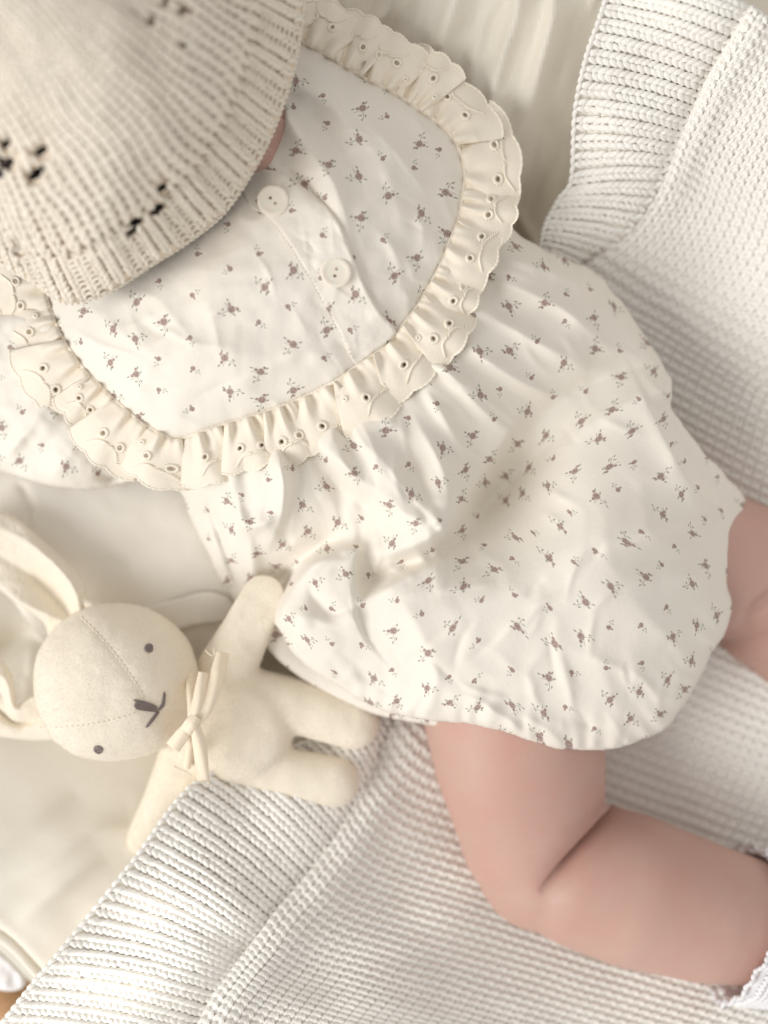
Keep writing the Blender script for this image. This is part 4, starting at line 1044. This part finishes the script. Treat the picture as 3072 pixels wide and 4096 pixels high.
# ears
TE = TPS([(215, 2545, .062), (340, 2440, .070), (60, 2300, .066), (-100, 2150, .064), (250, 2280, .066), (0, 2100, .064)])
def ear_z(x, y, d):
    z = TE(x, y)
    z += fold(x, y, [(-100, 2080, 2), (80, 2150, 4), (210, 2250, 7), (290, 2350, 8), (318, 2440, 6), (330, 2480, 3)], 36, 40)
    z += fold(x, y, [(-120, 2300, 3), (20, 2390, 5), (140, 2440, 6), (250, 2480, 5), (300, 2500, 2)], 40, 40)
    z += fold(x, y, [(-100, 2180, 0), (60, 2260, -4), (180, 2350, -9), (268, 2450, -9), (300, 2490, -3)], 46, 42)
    z += fold(x, y, [(320, 2380, 0), (336, 2440, -3), (345, 2480, 0)], 10, 10)
    return z+.0006*fbm(x/50, y/50, 210)
bch(cloth('ear', [(210, 2570), (172, 2490), (60, 2408), (0, 2358), (-130, 2270), (-190, 2140), (-120, 2040), (0, 2048), (85, 2085), (178, 2166), (255, 2236), (312, 2292), (343, 2345), (350, 2388), (400, 2415), (420, 2470), (360, 2560)], ear_z, 6, M_bunny, R=34, tuck=((6, 8), (20, 22), (50, 44))))
TE2 = TPS([(0, 2680, .066), (40, 2800, .064), (130, 2850, .064), (150, 2940, .058), (0, 2930, .056), (-100, 2700, .066)])
def ear2_z(x, y, d):
    z = TE2(x, y)
    z += fold(x, y, [(-60, 2680, 3), (20, 2720, 5), (42, 2800, 5), (70, 2845, 5), (150, 2830, 3), (190, 2820, 3)], 34, 26)
    z += fold(x, y, [(-60, 2790, -3), (5, 2850, -7), (60, 2890, -8), (130, 2885, -7), (180, 2870, -4)], 18, 16)
    z += fold(x, y, [(-60, 2760, 0), (0, 2770, -3), (22, 2830, -3), (50, 2872, 0)], 12, 14)
    return z+.0006*fbm(x/50, y/50, 220)
bch(cloth('ear', [(-180, 2600), (-40, 2622), (20, 2655), (50, 2710), (62, 2780), (68, 2822), (105, 2798), (150, 2780), (230, 2800), (240, 2940), (170, 2962), (80, 2958), (0, 2948), (-160, 2930)], ear2_z, 5, M_bunny, R=30, tuck=((6, 8), (20, 22), (40, 44))))
# ribbon
zb = TPS([(886, 2628, .086), (816, 2697, .090), (848, 2786, .0935), (772, 2887, .097), (690, 2989, .092), (795, 2950, .0935), (812, 3121, .084), (950, 2900, .09), (650, 2850, .095)])
def strip(name, pts, wid, lift, fray=False, z_add=None):
    c, s_ = resample(spline(pts, 10), 5.0); t = np.gradient(c, axis=0); t /= np.linalg.norm(t, axis=1, keepdims=True); nn = np.stack([-t[:, 1], t[:, 0]], 1)
    q = np.linspace(-1, 1, 13); qq_ = s_/s_[-1]
    wd = np.interp(qq_, np.linspace(0, 1, len(wid)), wid)/2
    X = c[:, :1]+nn[:, :1]*wd[:, None]*q[None]; Y = c[:, 1:]+nn[:, 1:]*wd[:, None]*q[None]
    L = np.interp(qq_, np.linspace(0, 1, len(lift)), lift)[:, None]*1e-3
    Z = zb(X, Y)+L-.0012*q[None]**2+.00022*np.abs(((s_[:, None]/9+np.abs(q[None])*4) % 1)-.5)+.0006*np.sin(q[None]*2.5+s_[:, None]/60)
    o = fast_mesh(name, W(X, Y, Z).reshape(-1, 3), grid_faces(len(c), 13), M_ribbon); m = o.modifiers.new('thickness', 'SOLIDIFY'); m.thickness = .0007; m.offset = 0
    return o
rib0 = bch(strip('ribbon', [(742, 2925), (764, 2895), (790, 2868)], (46, 52, 44), (3.0, 4.2, 3.0)))
bch(strip('ribbon_loop', [(893, 2610), (880, 2660), (858, 2745), (825, 2830), (785, 2893)], (48, 58, 54, 48, 34), (-1.5, 1.6, 2.2, 2.4, 2.2)), rib0)
bch(strip('ribbon_loop', [(818, 2690), (806, 2750), (790, 2820), (765, 2885)], (44, 48, 46, 34), (.8, 1.8, 2.0, 2.2)), rib0)
bch(strip('ribbon_tail', [(765, 2890), (735, 2930), (690, 2990)], (34, 54, 60), (2.2, 1.6, .9)), rib0)
bch(strip('ribbon_tail', [(778, 2895), (795, 2960), (805, 3040), (812, 3122)], (36, 52, 50, 46), (2.6, 1.6, .9, .8)), rib0)
fr = []
rf = np.random.RandomState(3)
for (fx0, fy0, dx, dy) in ((850, 2618, -30, -14), (866, 2614, -16, -18), (828, 3118, 12, 26), (800, 3118, 22, 24), (700, 3060, 60, 48)):
    t = np.linspace(0, 1, 8); x = fx0+dx*t+6*np.sin(3*t+rf.rand()*6); y = fy0+dy*t+5*np.cos(4*t); fr.append(W(x, y, zb(x, y)+.002))
for f_ in fr: bch(tube_obj('frayed_thread', [f_], .0003, M_ribbon, None, 5), rib0)
# neck band peeking out from under the bow
t = np.linspace(-.95, .95, 30)
nb_ = []
for off in (20,):
    x = 742+off+26*np.cos(t*1.4)-20; y = 2860+215*t; z = .060+.031*np.cos(t*1.35); nb_.append(W(x, y, z))
bch(tube_obj('neck_ribbon', nb_, .0022, M_ribbon, None, 7), rib0)

for part_, cnt_ in ((head, 9000), (bb, 12000)):
    v_, n_ = mesh_vn(part_); m_ = n_[:, 2] > -.1; f_ = fuzz('fuzz', v_[m_], n_[m_], cnt_, .0011, .00004, M_bunny, cnt_, np.sin(PH).reshape(-1)[m_] if part_ is head else None); bch(f_, part_)
